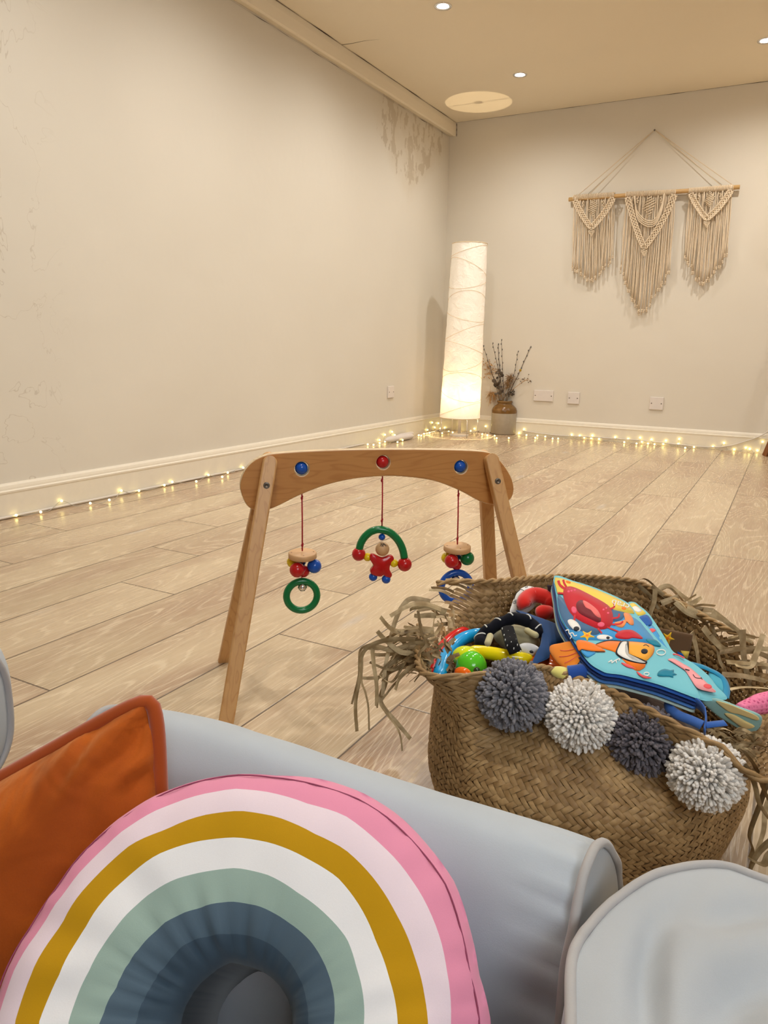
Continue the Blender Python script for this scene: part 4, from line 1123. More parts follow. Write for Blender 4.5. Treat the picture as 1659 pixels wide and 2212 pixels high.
# frayed straw ribbons
b = MB()
def strip(P, w=0.0028, col=None, up=None):
    w *= 1.15
    P = spline(P, 6); c = random.random() if col is None else col
    b.tube(P, [w*(1-0.35*i/len(P)) for i in range(len(P))], 4, flat=0.10, col=c, up=up or (random.gauss(0, 1), random.gauss(0, 1), 0.4))
def cl(x, y, d): return atd(750+x/6.144, 1300+y/6.144, d)
DL = 0.97
left = [[(1150,380),(900,360),(700,400),(560,340),(440,200)],[(1050,450),(800,430),(600,450),(400,540),(190,620),(160,800),(150,1000),(60,1360)],
 [(1000,520),(750,480),(500,620),(220,640),(200,850),(190,1050),(240,1200),(280,1400),(290,1700)],[(900,500),(600,500),(350,560),(200,700),(170,1000),(110,1350),(130,1720)],
 [(950,650),(700,700),(560,800),(420,1000),(380,1200),(400,1410)],[(900,700),(650,760),(530,950),(500,1100),(440,1300),(520,1450),(640,1580),(840,1820)],
 [(1030,950),(850,900),(650,1070),(540,1200),(450,1340),(520,1480),(650,1650),(710,1800),(730,1980)],[(950,860),(850,870),(700,1000),(640,1170)],
 [(1100,0),(850,-40),(720,80),(640,250),(590,430),(560,600),(500,900),(470,1250)],[(1300,150),(1100,60),(900,80),(830,110)],[(1250,100),(1000,20),(800,60),(570,190)],
 [(1100,550),(850,560),(600,640),(360,600),(350,800),(390,1100),(390,1380)],[(1000,760),(700,860),(420,1000),(160,1010)],[(1100,850),(900,700),(700,660),(500,500),(400,390)],
 [(1080,1000),(960,940),(950,700),(1050,560),(950,350)],[(1150,800),(940,800),(800,600),(700,480)],[(1040,700),(800,640),(560,700),(330,700)],[(1250,300),(1180,420),(1100,500),(1000,450),(940,120)],
 [(1180,180),(1050,180),(950,190),(890,180)],[(1230,700),(1150,800),(1000,800),(800,780),(640,900),(480,880),(300,800)],[(960,540),(800,740),(600,1060),(430,980)]]
for i, l in enumerate(left):
    n = len(l); strip([cl(x, y, DL+0.03*sin(i*1.7)-0.03*k/n) for k, (x, y) in enumerate(l)], random.uniform(0.0022, 0.0040))
for i in range(34):
    x, y = random.uniform(850, 1200), random.uniform(350, 950); P = [(x, y)]
    a = random.uniform(pi*0.75, pi*1.35)
    for k in range(3):
        x += cos(a)*random.uniform(90, 170); y += sin(a)*random.uniform(30, 90)+40*k; P.append((x, y))
    strip([cl(px, py, DL+random.uniform(-0.02, 0.03)) for px, py in P], random.uniform(0.0012, 0.0028))
for i in range(20):
    x, y = random.uniform(1050, 1500), random.uniform(560, 980)
    strip([cl(x, y, 0.93), cl(x+random.uniform(-60, 60), y-80, 0.925), cl(x+random.uniform(-120, 160), y-random.uniform(120, 190), 0.92)], random.uniform(0.0015, 0.0034))
def cr_(x, y, d): return atd(1380+x/4.02, 1350+y/4.02, d)
right = [([(460,60),(500,200),(520,330),(540,400)],1.0),([(620,90),(720,50),(880,70),(1040,110),(1100,60)],.98),([(560,20),(640,120),(760,220),(900,200),(1122,210),(1250,200)],.98),
 ([(740,-40),(870,60),(850,120),(640,150)],.98),([(900,40),(905,200),(930,380),(1000,620)],.95),([(700,240),(900,210),(1080,260),(1200,330)],.95),([(830,340),(960,360),(1020,250),(1080,80)],.94),
 ([(830,1130),(950,1250),(1010,1400),(1050,1560),(1160,1720)],.78),([(900,1080),(1010,1230),(1080,1420),(1150,1560)],.79),([(1200,1300),(1122,1360),(1050,1560),(980,1750),(960,1850),(990,1950),(960,2030)],.8),
 ([(1180,1850),(1060,1950),(990,2060),(960,2140)],.79),([(860,1060),(1000,1140),(1122,1330),(1180,1400)],.80),([(960,2030),(1080,2080),(1122,2000),(1180,1950)],.79),([(1180,1400),(1100,1600),(1080,1800),(990,2060)],.81),
 ([(680,140),(700,300),(760,420),(800,560)],.99),([(760,320),(900,330),(1030,340),(1160,345)],.94),([(720,430),(880,440),(1040,470),(1160,510)],.93),([(780,560),(900,540),(1060,545),(1180,560)],.91),
 ([(640,-120),(760,-30),(870,70),(1010,110)],1.0)]
for l, d in right: strip([cr_(x, y, d+0.004*k) for k, (x, y) in enumerate(l)], random.uniform(0.0026, 0.0044))
def c4(x, y): return (1180+x/3.95, 1240+y/3.95)
tr_ = [([(640,60),(740,75),(830,40),(900,80),(960,140),(1050,120),(1130,190),(1200,260),(1280,300)],1.1),([(780,90),(880,180),(920,240),(960,300)],1.07),([(980,250),(1060,220),(1130,190)],1.08),([(1050,310),(1150,250),(1280,175)],1.08),
 ([(1080,340),(1200,270),(1325,200)],1.08),([(1150,385),(1230,300),(1320,205)],1.08),([(1220,285),(1320,300),(1425,312)],1.07),([(900,100),(1000,180),(1100,260),(1180,330)],1.09),([(930,130),(920,240),(890,330),(880,400)],1.05),
 ([(1200,290),(1330,340),(1450,370),(1560,420),(1640,500)],1.05),([(1100,240),(1200,330),(1330,390),(1400,480),(1440,560)],1.05),([(960,140),(1000,110),(1060,110),(1180,200),(1240,230)],1.1)]
for l, d in tr_: strip([atd(*c4(x, y), d) for x, y in l], random.uniform(0.0026, 0.0042))
for i in range(36):
    x, y = random.uniform(560, 1000), random.uniform(900, 1120)
    a = random.uniform(-0.5, 0.9); ln_ = random.uniform(80, 200); d = 0.80
    strip([cr_(x, y, d), cr_(x+ln_*0.5*cos(a), y+ln_*0.5*sin(a)-25, d-0.004), cr_(x+ln_*cos(a), y+ln_*sin(a), d)], random.uniform(0.0012, 0.0030))
for (p, d) in ends:
    if random.random() < 0.7:
        L_ = random.uniform(0.015, 0.05); o_ = V3((p.x-BC.x, p.y-BC.y, 0)).normalized()
        strip([p, p+d*L_*0.5+o_*0.004, p+d*L_+o_*0.012-V3((0, 0, L_*0.25))], random.uniform(0.0020, 0.0034))
fr = b.build('frayed_straw', M['strawB'], basket, smooth=False); fr['kind'] = 'stuff'
# pompoms
def pompom(px, py, rpx, z, mat, lab):
    c = atz(px, py, z); d = -(ROT.inverted() @ (c-EYE)).z; R = rpx/FPX*d; b = MB(); n = 1100
    b.sphere(c, R*0.74, 24, 16, col=0.15)
    for i in range(n):
        zz = 1-2*(i+0.5)/n; ph = i*2.399963; s_ = sqrt(1-zz*zz); dv = V3((s_*cos(ph), s_*sin(ph), zz))
        dv = (dv+V3((random.gauss(0, .05), random.gauss(0, .05), random.gauss(0, .05)))).normalized()
        bend = V3((random.gauss(0, 1), random.gauss(0, 1), random.gauss(0, 1)-0.4))*R*0.03
        L_ = R*random.uniform(0.93, 1.04); w = R*0.050
        cc = random.random()
        b.tube([c+dv*R*0.55, c+dv*R*0.80+bend*0.5, c+dv*(L_-w*0.6)+bend, c+dv*L_+bend*1.05], [w*0.8, w*1.05, w, w*0.45], 5, col=cc)
    b.build('pompom', M[mat], basket, label=lab)
pompom(1107, 1500, 77, .228, 'yarn_grey', 'mid grey woollen pompom')
pompom(1254, 1545, 78, .215, 'yarn_white', 'off-white woollen pompom in the middle')
pompom(1388, 1597, 76, .200, 'yarn_dark', 'charcoal woollen pompom')
pompom(1524, 1668, 80, .191, 'yarn_white', 'white woollen pompom at the right end')

# ================================================================== toys in the basket
def puff(mb, outline, pf, T, nrm, mi=0, flat=3.0, rings=9, back=None, wr=0.0, sm=3, seed=0.0, uvc=None):
    """padded shape: outline points (photo px) on the surface pf, with thickness T at both sides"""
    P = [pf(x, y) for x, y in outline]; P = spline(P, sm, True) if sm > 1 else P
    c = sum(P, V3())/len(P) if uvc is None else pf(*uvc); back = T if back is None else back; n = len(P); rows = []
    for q in range(rings+1):
        k = sin(q/rings*pi/2); k = max(k, 0.001); h = max(0, 1-k**flat)**0.5 if q < rings else 0
        rows.append([c+(p-c)*k+nrm*(T*h+wr*h*noise.noise(V3(((p-c)*k*28)[:])+V3((seed, 0, 0)))) for p in P])
    rb_ = []
    for q in range(rings, -1, -1):
        k = sin(q/rings*pi/2); k = max(k, 0.001); h = max(0, 1-k**flat)**0.5 if q < rings else 0
        rb_.append([c+(p-c)*k-nrm*back*h for p in P])
    mb.grid(rows+rb_, closed=True, mi=mi)
def planefn(A, B, Cc):
    n = (B-A).cross(Cc-A).normalized()
    if n.dot(EYE-A) < 0: n = -n
    return (lambda x, y: onplane(x, y, A, n)), n
def soft(n, c, **k): return fabric(n, c, 1200, 0.8, 0.2, 0.25, 0.03, **k)
TM = {}
def T_(n, col, f=soft):
    if n not in TM: TM[n] = f(n, srgb(*col))
    return TM[n]
def glossy(n, c): return plain(n, c, rough=0.12, nz=0.02)

# ---- cloth book: a stack of padded pages with printed sea animals
pA, pD, pC = atz(*c4(68, 15), 0.318), atz(*c4(450, 830), 0.268), atz(*c4(1310, 1065), 0.250)
pf0, pn = planefn(pA, pD, pC)
book = thing('cloth_book', 'padded cloth baby book with crab and orange fish prints lying on top of the toys', 'baby book', (pA+pD+pC)/3)
def page(off): return lambda x, y: onplane(*c4(x, y), pA+pn*off, pn)
PO = [(68,15),(220,55),(380,105),(520,160),(640,215),(715,265),(790,370),(870,460),(960,570),(1080,680),(1180,790),(1250,900),(1290,990),(1310,1065),(1200,1030),(1080,985),(950,940),(800,900),(640,860),(520,845),(460,820),(380,770),(310,690),(250,600),(190,500),(130,400),(100,300),(85,180)]
TP = 0.0024
pag = T_('aqua_print_cotton', (122, 200, 214))
b = MB(); puff(b, PO, page(0), TP, pn, flat=14, wr=0.0007, sm=3, uvc=(620, 560)); front_page = b.build('front_page', pag, book)
bl = [T_('blue_page_cotton', (38, 92, 178)), T_('navy_page_cotton', (30, 54, 110)), T_('mid_blue_page_cotton', (70, 120, 190)), T_('pale_page_cotton', (186, 208, 200))]
for q, (m_, dx, dy) in enumerate(((bl[0], -6, 20), (bl[1], -4, 42), (bl[2], -8, 58), (bl[3], -4, 78))):
    b = MB(); f_ = page(-0.0042*(q+1)); PP = [(x+dx*(y/1000)+2*sin(i+q), y+(dy*0.25 if y > 780 else dy*0.05)) for i, (x, y) in enumerate(PO)]
    # shift the outline so that each page sits under the one above rather than along the sight line
    sh = [f_(x, y) for x, y in PP]; base0 = [page(0)(x, y)-pn*0.0042*(q+1) for x, y in PP]
    P_ = [b0 for b0 in base0]; n = len(P_); cc = page(0)(620, 560)-pn*0.0042*(q+1); rows = []
    P_ = spline(P_, 3, True)
    for k, h in ((0.001, 1), (0.6, 1), (0.97, 0.8), (1.0, 0.0), (0.97, -0.8), (0.6, -1), (0.001, -1)): rows.append([cc+(p-cc)*k+pn*0.0018*h for p in P_])
    b.grid(rows, closed=True); b.build('page', m_, book)
# second spread showing along the right edge
PB = [(700,262),(745,238),(800,280),(860,330),(930,430),(1000,560),(1080,670),(1250,770),(1390,880),(1460,970),(1545,1060),(1470,1075),(1312,1072),(1240,940),(1120,760),(960,600),(840,470)]
b = MB(); puff(b, PB, page(-0.0035), 0.0030, pn, flat=10, sm=3, wr=0.001, uvc=(1120, 760)); side_page = b.build('side_page', pag, book)

# prints, thin ink layers on the pages
ink = {k: T_('print_'+k, v) for k, v in dict(yellow=(244, 214, 92), greyblue=(74, 112, 150), sky=(64, 158, 220), red=(206, 34, 48), dkred=(120, 28, 40), coral=(246, 120, 116), pink=(240, 92, 124), white=(244, 242, 236), black=(28, 30, 40),
       orange=(250, 128, 30), ltorange=(252, 176, 60), teal=(22, 132, 160), squid=(250, 168, 172), rose=(238, 92, 96), royal=(20, 92, 178), gold=(250, 200, 40), peach=(246, 150, 90)).items()}
INK = list(ink); IM = [ink[k] for k in INK]
def decal(mb, pts, col, lv, base=TP, sm=4, pl=0.0):
    f_ = page(pl+base+0.00045+lv*0.00022); P = [f_(x, y) for x, y in pts]; P = spline(P, sm, True) if sm > 1 else P
    c = sum(P, V3())/len(P); n = len(P); rows = [[c+(p-c)*k for p in P] for k in (0.001, 0.5, 1.0)]+[[p-pn*0.0009 for p in P]]
    mb.grid(rows, closed=True, mi=INK.index(col))
def ell(cx, cy, rx, ry, ang=0, n=14):
    return [(cx+rx*cos(2*pi*k/n)*cos(ang)-ry*sin(2*pi*k/n)*sin(ang), cy+rx*cos(2*pi*k/n)*sin(ang)+ry*sin(2*pi*k/n)*cos(ang)) for k in range(n)]
def stroke(mb, pts, w, col, lv, pl=0.0, base=TP):
    P = [(p.x, p.y) for p in spline([(x, y, 0) for x, y in pts], 4)]; L = []; R_ = []
    for i in range(len(P)):
        a, c = P[max(0, i-1)], P[min(len(P)-1, i+1)]; dx, dy = c[0]-a[0], c[1]-a[1]; d = math.hypot(dx, dy) or 1; L.append((P[i][0]-dy/d*w/2, P[i][1]+dx/d*w/2)); R_.append((P[i][0]+dy/d*w/2, P[i][1]-dx/d*w/2))
    f_ = page(pl+base+0.00045+lv*0.00022); rows = [[f_(*l), f_(*r)] for l, r in zip(L, R_)]
    mb.grid(rows, mi=INK.index(col)); mb.grid([[a-pn*0.0008, c-pn*0.0008] for a, c in rows], mi=INK.index(col))
sea = MB()
decal(sea, [(96,170),(180,210),(260,300),(420,420),(620,540),(820,560),(900,560),(860,480),(780,390),(720,330),(640,300),(560,300),(500,420),(400,520),(640,580),(600,560),(560,600),(300,560),(230,520),(180,470),(130,390),(105,300)], 'sky', -1, sm=2) if False else None
decal(sea, [(110,200),(300,260),(560,290),(770,385),(850,470),(920,560),(880,590),(600,570),(300,560),(240,560),(190,485),(140,395),(110,300)], 'sky', 0, sm=3)
decal(sea, [(100,175),(190,260),(300,400),(440,470),(460,500),(400,520),(280,480),(200,470),(140,385),(108,290)], 'greyblue', 1, sm=3)
decal(sea, [(560,300),(640,310),(670,340),(640,390),(560,400)], 'greyblue', 1)
decal(sea, [(76,28),(220,64),(380,114),(520,170),(640,224),(706,270),(752,334),(640,318),(560,296),(380,220),(220,150),(120,165),(98,160),(88,120)], 'yellow', 2, sm=2)
decal(sea, [(300,645),(420,665),(380,700),(340,700)], 'sky', 1)
sea.build('sea_print', IM, front_page)
crab = MB()
decal(crab, [(150,130),(190,105),(260,120),(400,190),(520,260),(562,320),(570,400),(540,450),(470,470),(380,440),(260,380),(200,320),(162,240),(146,180)], 'red', 3)
decal(crab, [(255,260),(290,222),(350,240),(430,300),(468,380),(450,412),(380,385),(280,330)], 'dkred', 4)
decal(crab, [(313,225),(370,250),(440,310),(466,372),(420,352),(380,305),(335,280)], 'coral', 5)
for pts, w in (([(165,130),(118,95),(103,55)], 22), ([(172,112),(152,75),(145,48)], 18), ([(540,300),(580,280),(575,240)], 15), ([(560,378),(615,368),(622,338)], 15), ([(560,430),(630,425),(655,402)], 15), ([(245,345),(238,400)], 16), ([(440,462),(475,505)], 14), ([(520,452),(640,500)], 13), ([(100,160),(150,165)], 14)):
    stroke(crab, pts, w, 'red', 3.4)
decal(crab, [(590,520),(620,488),(680,474),(740,480),(800,520),(822,550),(740,542),(700,552),(640,550),(600,540)], 'red', 3.5)
decal(crab, ell(237, 305, 22, 30, -0.4), 'pink', 4.2); decal(crab, ell(468, 430, 30, 20), 'pink', 4.2)
for x, y, r in ((190,148,11),(215,143,9),(243,137,10),(204,122,6),(490,303,10),(512,290,8),(528,332,10)): decal(crab, ell(x, y, r, r*0.8), 'pink', 4)
for pts, (px_, py_), r in (([(183,398),(215,385),(262,410),(292,455),(285,482),(245,478),(205,440)], (258, 465), 25), ([(433,532),(460,518),(520,520),(568,545),(520,556),(450,552)], (527, 543), 15)):
    decal(crab, pts, 'white', 4); decal(crab, ell(px_, py_, r, r*0.75), 'black', 5)
crab.build('crab_print', IM, front_page)
lf = MB(); decal(lf, [(660,335),(705,335),(740,382),(746,430),(712,428),(690,405),(655,452),(600,442),(585,412),(670,390)], 'peach', 3, sm=3); decal(lf, ell(188, 68, 22, 10, 0.3), 'orange', 3); decal(lf, ell(662, 292, 20, 12, 0.2), 'orange', 3); lf.build('coral_print', IM, front_page)
st_ = MB()
def star(mb, cx, cy, r, col, lv, pl=0.0, base=TP, sq=0.72, k=0.42, rot=0.3):
    pts = []
    for i in range(10):
        a = rot+i*pi/5; q = r if i % 2 == 0 else r*k; pts.append((cx+q*cos(a), cy+q*sin(a)*sq))
    decal(mb, pts, col, lv, base=base, sm=3, pl=pl)
star(st_, 350, 522, 66, 'gold', 3); star(st_, 350, 522, 40, 'orange', 4, k=0.25); st_.build('starfish_print', IM, front_page)
fish = MB()
decal(fish, [(258,572),(300,562),(400,590),(470,630),(505,660),(430,660),(310,642),(280,650),(262,610)], 'orange', 2.5, sm=3)
decal(fish, [(425,598),(540,568),(700,573),(860,590),(922,625),(905,690),(850,740),(842,790),(775,822),(700,770),(640,712),(590,665),(520,640),(450,620)], 'orange', 3)
decal(fish, [(700,580),(850,592),(915,628),(898,690),(850,735),(760,720),(700,670),(690,620)], 'ltorange', 3.5)
decal(fish, [(638,573),(704,571),(686,610),(694,676),(760,728),(856,742),(848,764),(780,760),(690,738),(620,702),(592,668),(608,620)], 'black', 4)
decal(fish, [(648,580),(688,578),(672,612),(682,684),(752,738),(840,750),(835,756),(780,750),(695,726),(630,694),(606,665),(620,622)], 'white', 5)
decal(fish, ell(838, 658, 29, 22), 'black', 5); stroke(fish, [(828,612),(850,602),(878,618)], 5, 'black', 5)
stroke(fish, [(425,598),(470,580),(540,566),(640,571)], 6, 'black', 4); stroke(fish, [(300,640),(380,658),(500,660)], 5, 'black', 4)
decal(fish, [(640,755),(700,770),(780,818),(760,808),(690,790)], 'rose', 4); decal(fish, [(775,830),(840,870),(900,884),(840,884),(790,856)], 'rose', 4)
fish.build('fish_print', IM, front_page)
bb = MB(); decal(bb, [(950,862),(962,828),(1010,808),(1060,820),(1090,815),(1088,842),(1115,855),(1082,862),(1085,880),(1050,870),(1000,870)], 'teal', 3, sm=2); bb.build('small_fish_print', IM, front_page)
bb = MB(); decal(bb, [(850,555),(930,560),(975,600),(970,615),(900,600)], 'teal', 3); bb.build('seaweed_print', IM, front_page)
for cx_, cy_, r in ((980, 665, 38), (856, 850, 22)):
    bb = MB(); stroke(bb, [(cx_+r*cos(a*pi/8), cy_+r*0.6*sin(a*pi/8)) for a in range(17)], 5, 'white', 4); bb.build('bubble_print', IM, front_page)
for grp in (([(165,480),(190,475),(195,505),(225,500),(240,525),(262,520)], [(195,505),(215,530),(205,548)]), ([(530,750),(560,735),(560,755),(590,735),(600,755)], [(590,735),(625,720),(620,740)])):
    bb = MB(); [stroke(bb, q, 6, 'white', 4) for q in grp]; bb.build('lettering', IM, front_page)
sq = MB()
decal(sq, [(705,266),(745,246),(800,290),(850,335),(790,352),(745,320)], 'yellow', 0, base=0.0030, pl=-0.0035); decal(sq, [(735,282),(770,275),(815,310),(790,325),(750,310)], 'white', 1, base=0.0030, pl=-0.0035)
decal(sq, [(788,372),(860,348),(905,410),(885,448),(850,440),(815,415)], 'royal', 0, base=0.0030, pl=-0.0035); decal(sq, [(862,485),(900,462),(935,480),(905,498),(870,500)], 'rose', 1, base=0.0030, pl=-0.0035)
decal(sq, [(850,455),(910,440),(1010,600),(1060,670),(985,610),(900,540)], 'sky', 0, base=0.0030, pl=-0.0035)
decal(sq, [(1040,728),(1090,722),(1170,765),(1230,800),(1300,860),(1400,955),(1448,1002),(1380,996),(1292,968),(1240,900),(1180,812),(1110,762)], 'squid', 4)
stroke(sq, [(1185,812),(1222,822)], 9, 'black', 5); stroke(sq, [(1252,856),(1275,884),(1325,890)], 6, 'black', 5); stroke(sq, [(1320,880),(1332,900)], 5, 'black', 5)
decal(sq, ell(1378, 957, 36, 20, 0.2), 'rose', 5); stroke(sq, [(1082,680),(1130,690),(1180,715)], 8, 'rose', 1)
sq.build('squid_print', IM, front_page)
# the word crab, printed upside down as the book lies
tc = bpy.data.curves.new('crab', 'FONT'); tc.body = 'crab'; tc.size = 1.0; tc.extrude = 0.004; tc.align_x = 'LEFT'
to = bpy.data.objects.new('tmp', tc); COL.objects.link(to); dg = bpy.context.evaluated_depsgraph_get(); tme = bpy.data.meshes.new_from_object(to.evaluated_get(dg)); bpy.data.objects.remove(to)
a0, a1, a2 = page(TP+0.0012)(716, 262), page(TP+0.0012)(566, 216), page(TP+0.0012)(700, 312)
ex = (a1-a0); ey = (a2-a0); wd_ = max(v.co.x for v in tme.vertices)
for v in tme.vertices: v.co = a0+ex*(v.co.x/wd_)+ey*(v.co.y/0.75)+pn*v.co.z*0.05
tme.materials.clear(); tme.materials.append(ink['white']); tme.name = 'lettering'
put('lettering', tme, front_page)

# fish tail flap sewn to the book edge
tf, tn = planefn(atz(*c4(40, 640), 0.262), atz(*c4(310, 690), 0.272), atz(*c4(210, 825), 0.255))
b = MB(); puff(b, [c4(*q) for q in [(28,640),(45,608),(130,590),(232,572),(280,625),(322,690),(270,760),(222,826),(160,802),(100,765),(60,715),(35,675)]], tf, 0.004, tn, flat=3)
m_ = NT('tail_print'); co_ = m_.coord(); lx, ly, lz = m_.sep(co_)
m_.set(Base_Color=m_.mix(m_.ramp(lx, -0.245, -0.195), srgb(250, 186, 70), srgb(248, 104, 24)), Roughness=0.8)
TAILM = soft('tail_orange', srgb(250, 146, 44)); tail = b.build('tail_flap', TAILM, book)
b = MB()
for pts in ([(120,650),(170,655),(240,640)], [(110,705),(180,700),(270,665)], [(155,760),(210,735),(280,690)]):
    b.tube(spline([onplane(*c4(*q), atz(*c4(40, 640), 0.262)+tn*0.0042, tn) for q in pts], 4), 0.0004, 5)
b.build('tail_stitch', ink['rose'], tail)
# strap loops
def band(name, pts, w, mat, parent, up=(0, 0, 1)):
    b = MB(); P = spline(pts, 8); b.tube(P, w, 6, flat=0.14, up=up); return b.build(name, mat, parent)
strapm = T_('blue_strap', (52, 98, 176))
def c4z(x, y, z): return atz(*c4(x, y), z)
band('strap', [c4z(1075, 1078, .240), c4z(1045, 1105, .236), c4z(1060, 1155, .232), c4z(1130, 1205, .232), c4z(1230, 1245, .234), c4z(1330, 1290, .236)], 0.0062, strapm, book, up=(0, -0.6, 1))
band('strap', [c4z(1275, 1095, .244), c4z(1320, 1130, .243), c4z(1358, 1190, .240), c4z(1362, 1270, .236), c4z(1350, 1345, .230)], 0.0085, strapm, book, up=(1, 0.2, 0.2))
band('strap', [c4z(1360, 1290, .236), c4z(1440, 1280, .238), c4z(1530, 1270, .238)], 0.0045, strapm, book, up=(0, -0.5, 1))
band('strap', [c4z(1230, 765, .262), c4z(1330, 790, .260), c4z(1400, 820, .256), c4z(1460, 850, .254), c4z(1515, 900, .250), c4z(1540, 980, .246), c4z(1530, 1050, .244)], 0.0045, T_('teal_strap', (36, 142, 186)), book, up=(0, -0.3, 1))
tf2, tn2 = planefn(c4z(1400, 850, .252), c4z(1530, 940, .246), c4z(1480, 1040, .242))
b = MB(); puff(b, [c4(*q) for q in [(1390,835),(1430,820),(1490,865),(1530,930),(1540,990),(1528,1046),(1470,985),(1410,930),(1385,880)]], tf2, 0.003, tn2); b.build('tab', T_('teal_cotton', (76, 172, 196)), book)
# open lower leaf, cream inside with pale blue edge
tf3, tn3 = planefn(c4z(1320, 1060, .246), c4z(1800, 1240, .226), c4z(1560, 1290, .212))
b = MB(); puff(b, [c4(*q) for q in [(1318,1070),(1400,1062),(1480,1072),(1659,1140),(1820,1200),(1840,1260),(1800,1330),(1700,1345),(1600,1290),(1480,1220),(1390,1150)]], tf3, 0.003, tn3, flat=10); lv_ = b.build('lower_leaf', T_('pale_aqua_cotton', (150, 196, 194)), book)
b = MB(); f3 = lambda x, y: onplane(x, y, c4z(1320, 1060, .246)+tn3*0.0036, tn3)
puff(b, [c4(*q) for q in [(1450,1082),(1560,1110),(1659,1150),(1800,1212),(1800,1250),(1659,1200),(1570,1180),(1500,1135)]], f3, 0.0006, tn3, flat=10); b.build('leaf_lining', T_('cream_cotton', (240, 216, 150)), lv_)
b = MB(); puff(b, [c4(*q) for q in [(1520,1190),(1600,1200),(1690,1250),(1780,1300),(1700,1320),(1600,1260)]], f3, 0.0018, tn3); b.build('leaf_lining', T_('cream_cotton', (240, 216, 150)), lv_)

# ---- brown page with starfish (another cloth book standing at the back right)
bf, bn = planefn(c4z(950, 460, .272), c4z(1250, 515, .262), c4z(1180, 740, .225))
bk2 = thing('cloth_book', 'brown cloth page with yellow starfish standing behind the crab book', 'baby book', c4z(1100, 600, .24))
b = MB(); puff(b, [c4(*q) for q in [(930,455),(1100,485),(1250,515),(1232,620),(1205,730),(1120,712),(1040,640),(970,560)]], bf, 0.003, bn, flat=12, sm=1); p2 = b.build('page', T_('brown_print', (112, 84, 58)), bk2)
def bfo(o): return lambda x, y: onplane(*c4(x, y), c4z(950, 460, .272)+bn*o, bn)
def flat2(mb, pts, o, mi=0, sm=4):
    P = [bfo(o)(x, y) for x, y in pts]; P = spline(P, sm, True) if sm > 1 else P; c = sum(P, V3())/len(P); mb.grid([[c+(p-c)*k for p in P] for k in (0.001, 1)]+[[p-bn*0.001 for p in P]], closed=True, mi=mi)
def st2(cx, cy, r, k, sq=1.0): return [(cx+(r if i % 2 == 0 else r*k)*cos(0.2+i*pi/5), cy+(r if i % 2 == 0 else r*k)*sin(0.2+i*pi/5)*sq) for i in range(10)]
b = MB(); flat2(b, st2(1040, 548, 58, 0.45), 0.0038, 0); flat2(b, st2(1036, 548, 36, 0.28), 0.0042, 1)
flat2(b, [(1150,655),(1222,662),(1205,722),(1175,715)], 0.0038, 2, 1); flat2(b, [(1120,662),(1165,680),(1180,712),(1130,705)], 0.0040, 3, 1)
b.build('starfish_print', [ink['gold'], ink['orange'], ink['yellow'], ink['royal']], p2)

# ---- plush toys
def c3(x, y): return (1020+x/6.9125, 1240+y/6.9125)
def c3z(x, y, z): return atz(*c3(x, y), z)
def fuzz(n, c): return fabric(n, c, 900, 0.95, 0.6, 0.5, 0.05)
redp = fuzz('red_plush', srgb(222, 36, 26))
cl_ = thing('red_plush_claw', 'red plush ring shaped claw beside the crab book', 'soft toy', c3z(1000, 450, .27))
P = spline([c3z(800, 505, .262), c3z(772, 430, .268), c3z(830, 350, .272), c3z(940, 312, .274), c3z(1060, 335, .274), c3z(1160, 380, .272), c3z(1215, 450, .268)], 6)
b = MB(); n = len(P); sc1 = 1/6.9125/FPX*1.02
b.tube(P, [sc1*(112+12*sin(pi*i/n)) * (0.55+0.45*min(1, min(i+1, n-i)/4)) for i in range(n)], 16); b.build('upper_lobe', redp, cl_)
P = spline([c3z(960, 612, .256), c3z(1040, 580, .260), c3z(1120, 560, .262), c3z(1190, 530, .263)], 6); n = len(P)
b = MB(); b.tube(P, [sc1*(60+60*sin(pi*min(1, (i+2)/n)))*(0.5+0.5*min(1, min(i+1, n-i)/4)) for i in range(n)], 16); b.sphere(c3z(1130, 580, .258), sc1*125, 20, 14, sc=(1.25, 0.8, 0.8)); b.build('lower_lobe', redp, cl_)
wp_, wn = planefn(c3z(600, 560, .250), c3z(700, 240, .275), c3z(950, 240, .272))
wt = thing('patterned_soft_toy', 'white soft toy with black line pattern behind the red claw', 'soft toy', c3z(720, 400, .26))
b = MB(); puff(b, [c3(*q) for q in [(572,570),(600,450),(640,340),(700,240),(780,190),(860,185),(950,215),(1000,240),(980,420),(850,560),(700,600)]], wp_, 0.010, wn); wo = b.build('body', fuzz('white_plush', srgb(240, 240, 240)), wt)
b = MB(); wf = lambda x, y: onplane(*c3(x, y), c3z(600, 560, .250)+wn*0.0095, wn)
for cx_, cy_, rx, ry in ((735, 322, 34, 22), (645, 415, 32, 24), (690, 470, 24, 18), (735, 322, 12, 8), (645, 415, 12, 9)):
    b.tube([wf(cx_+rx*cos(k*pi/8), cy_+ry*sin(k*pi/8)-0.3*rx*cos(k*pi/8)) for k in range(16)], 0.0005, 5, closed=True)
for pts in ([(625,380),(660,290),(720,230)], [(720,230),(760,240),(800,280)], [(790,200),(830,190)], [(890,195),(930,230)]): b.tube(spline([wf(*q) for q in pts], 4), 0.0005, 5)
b.build('line_pattern', M['ink'], wo)
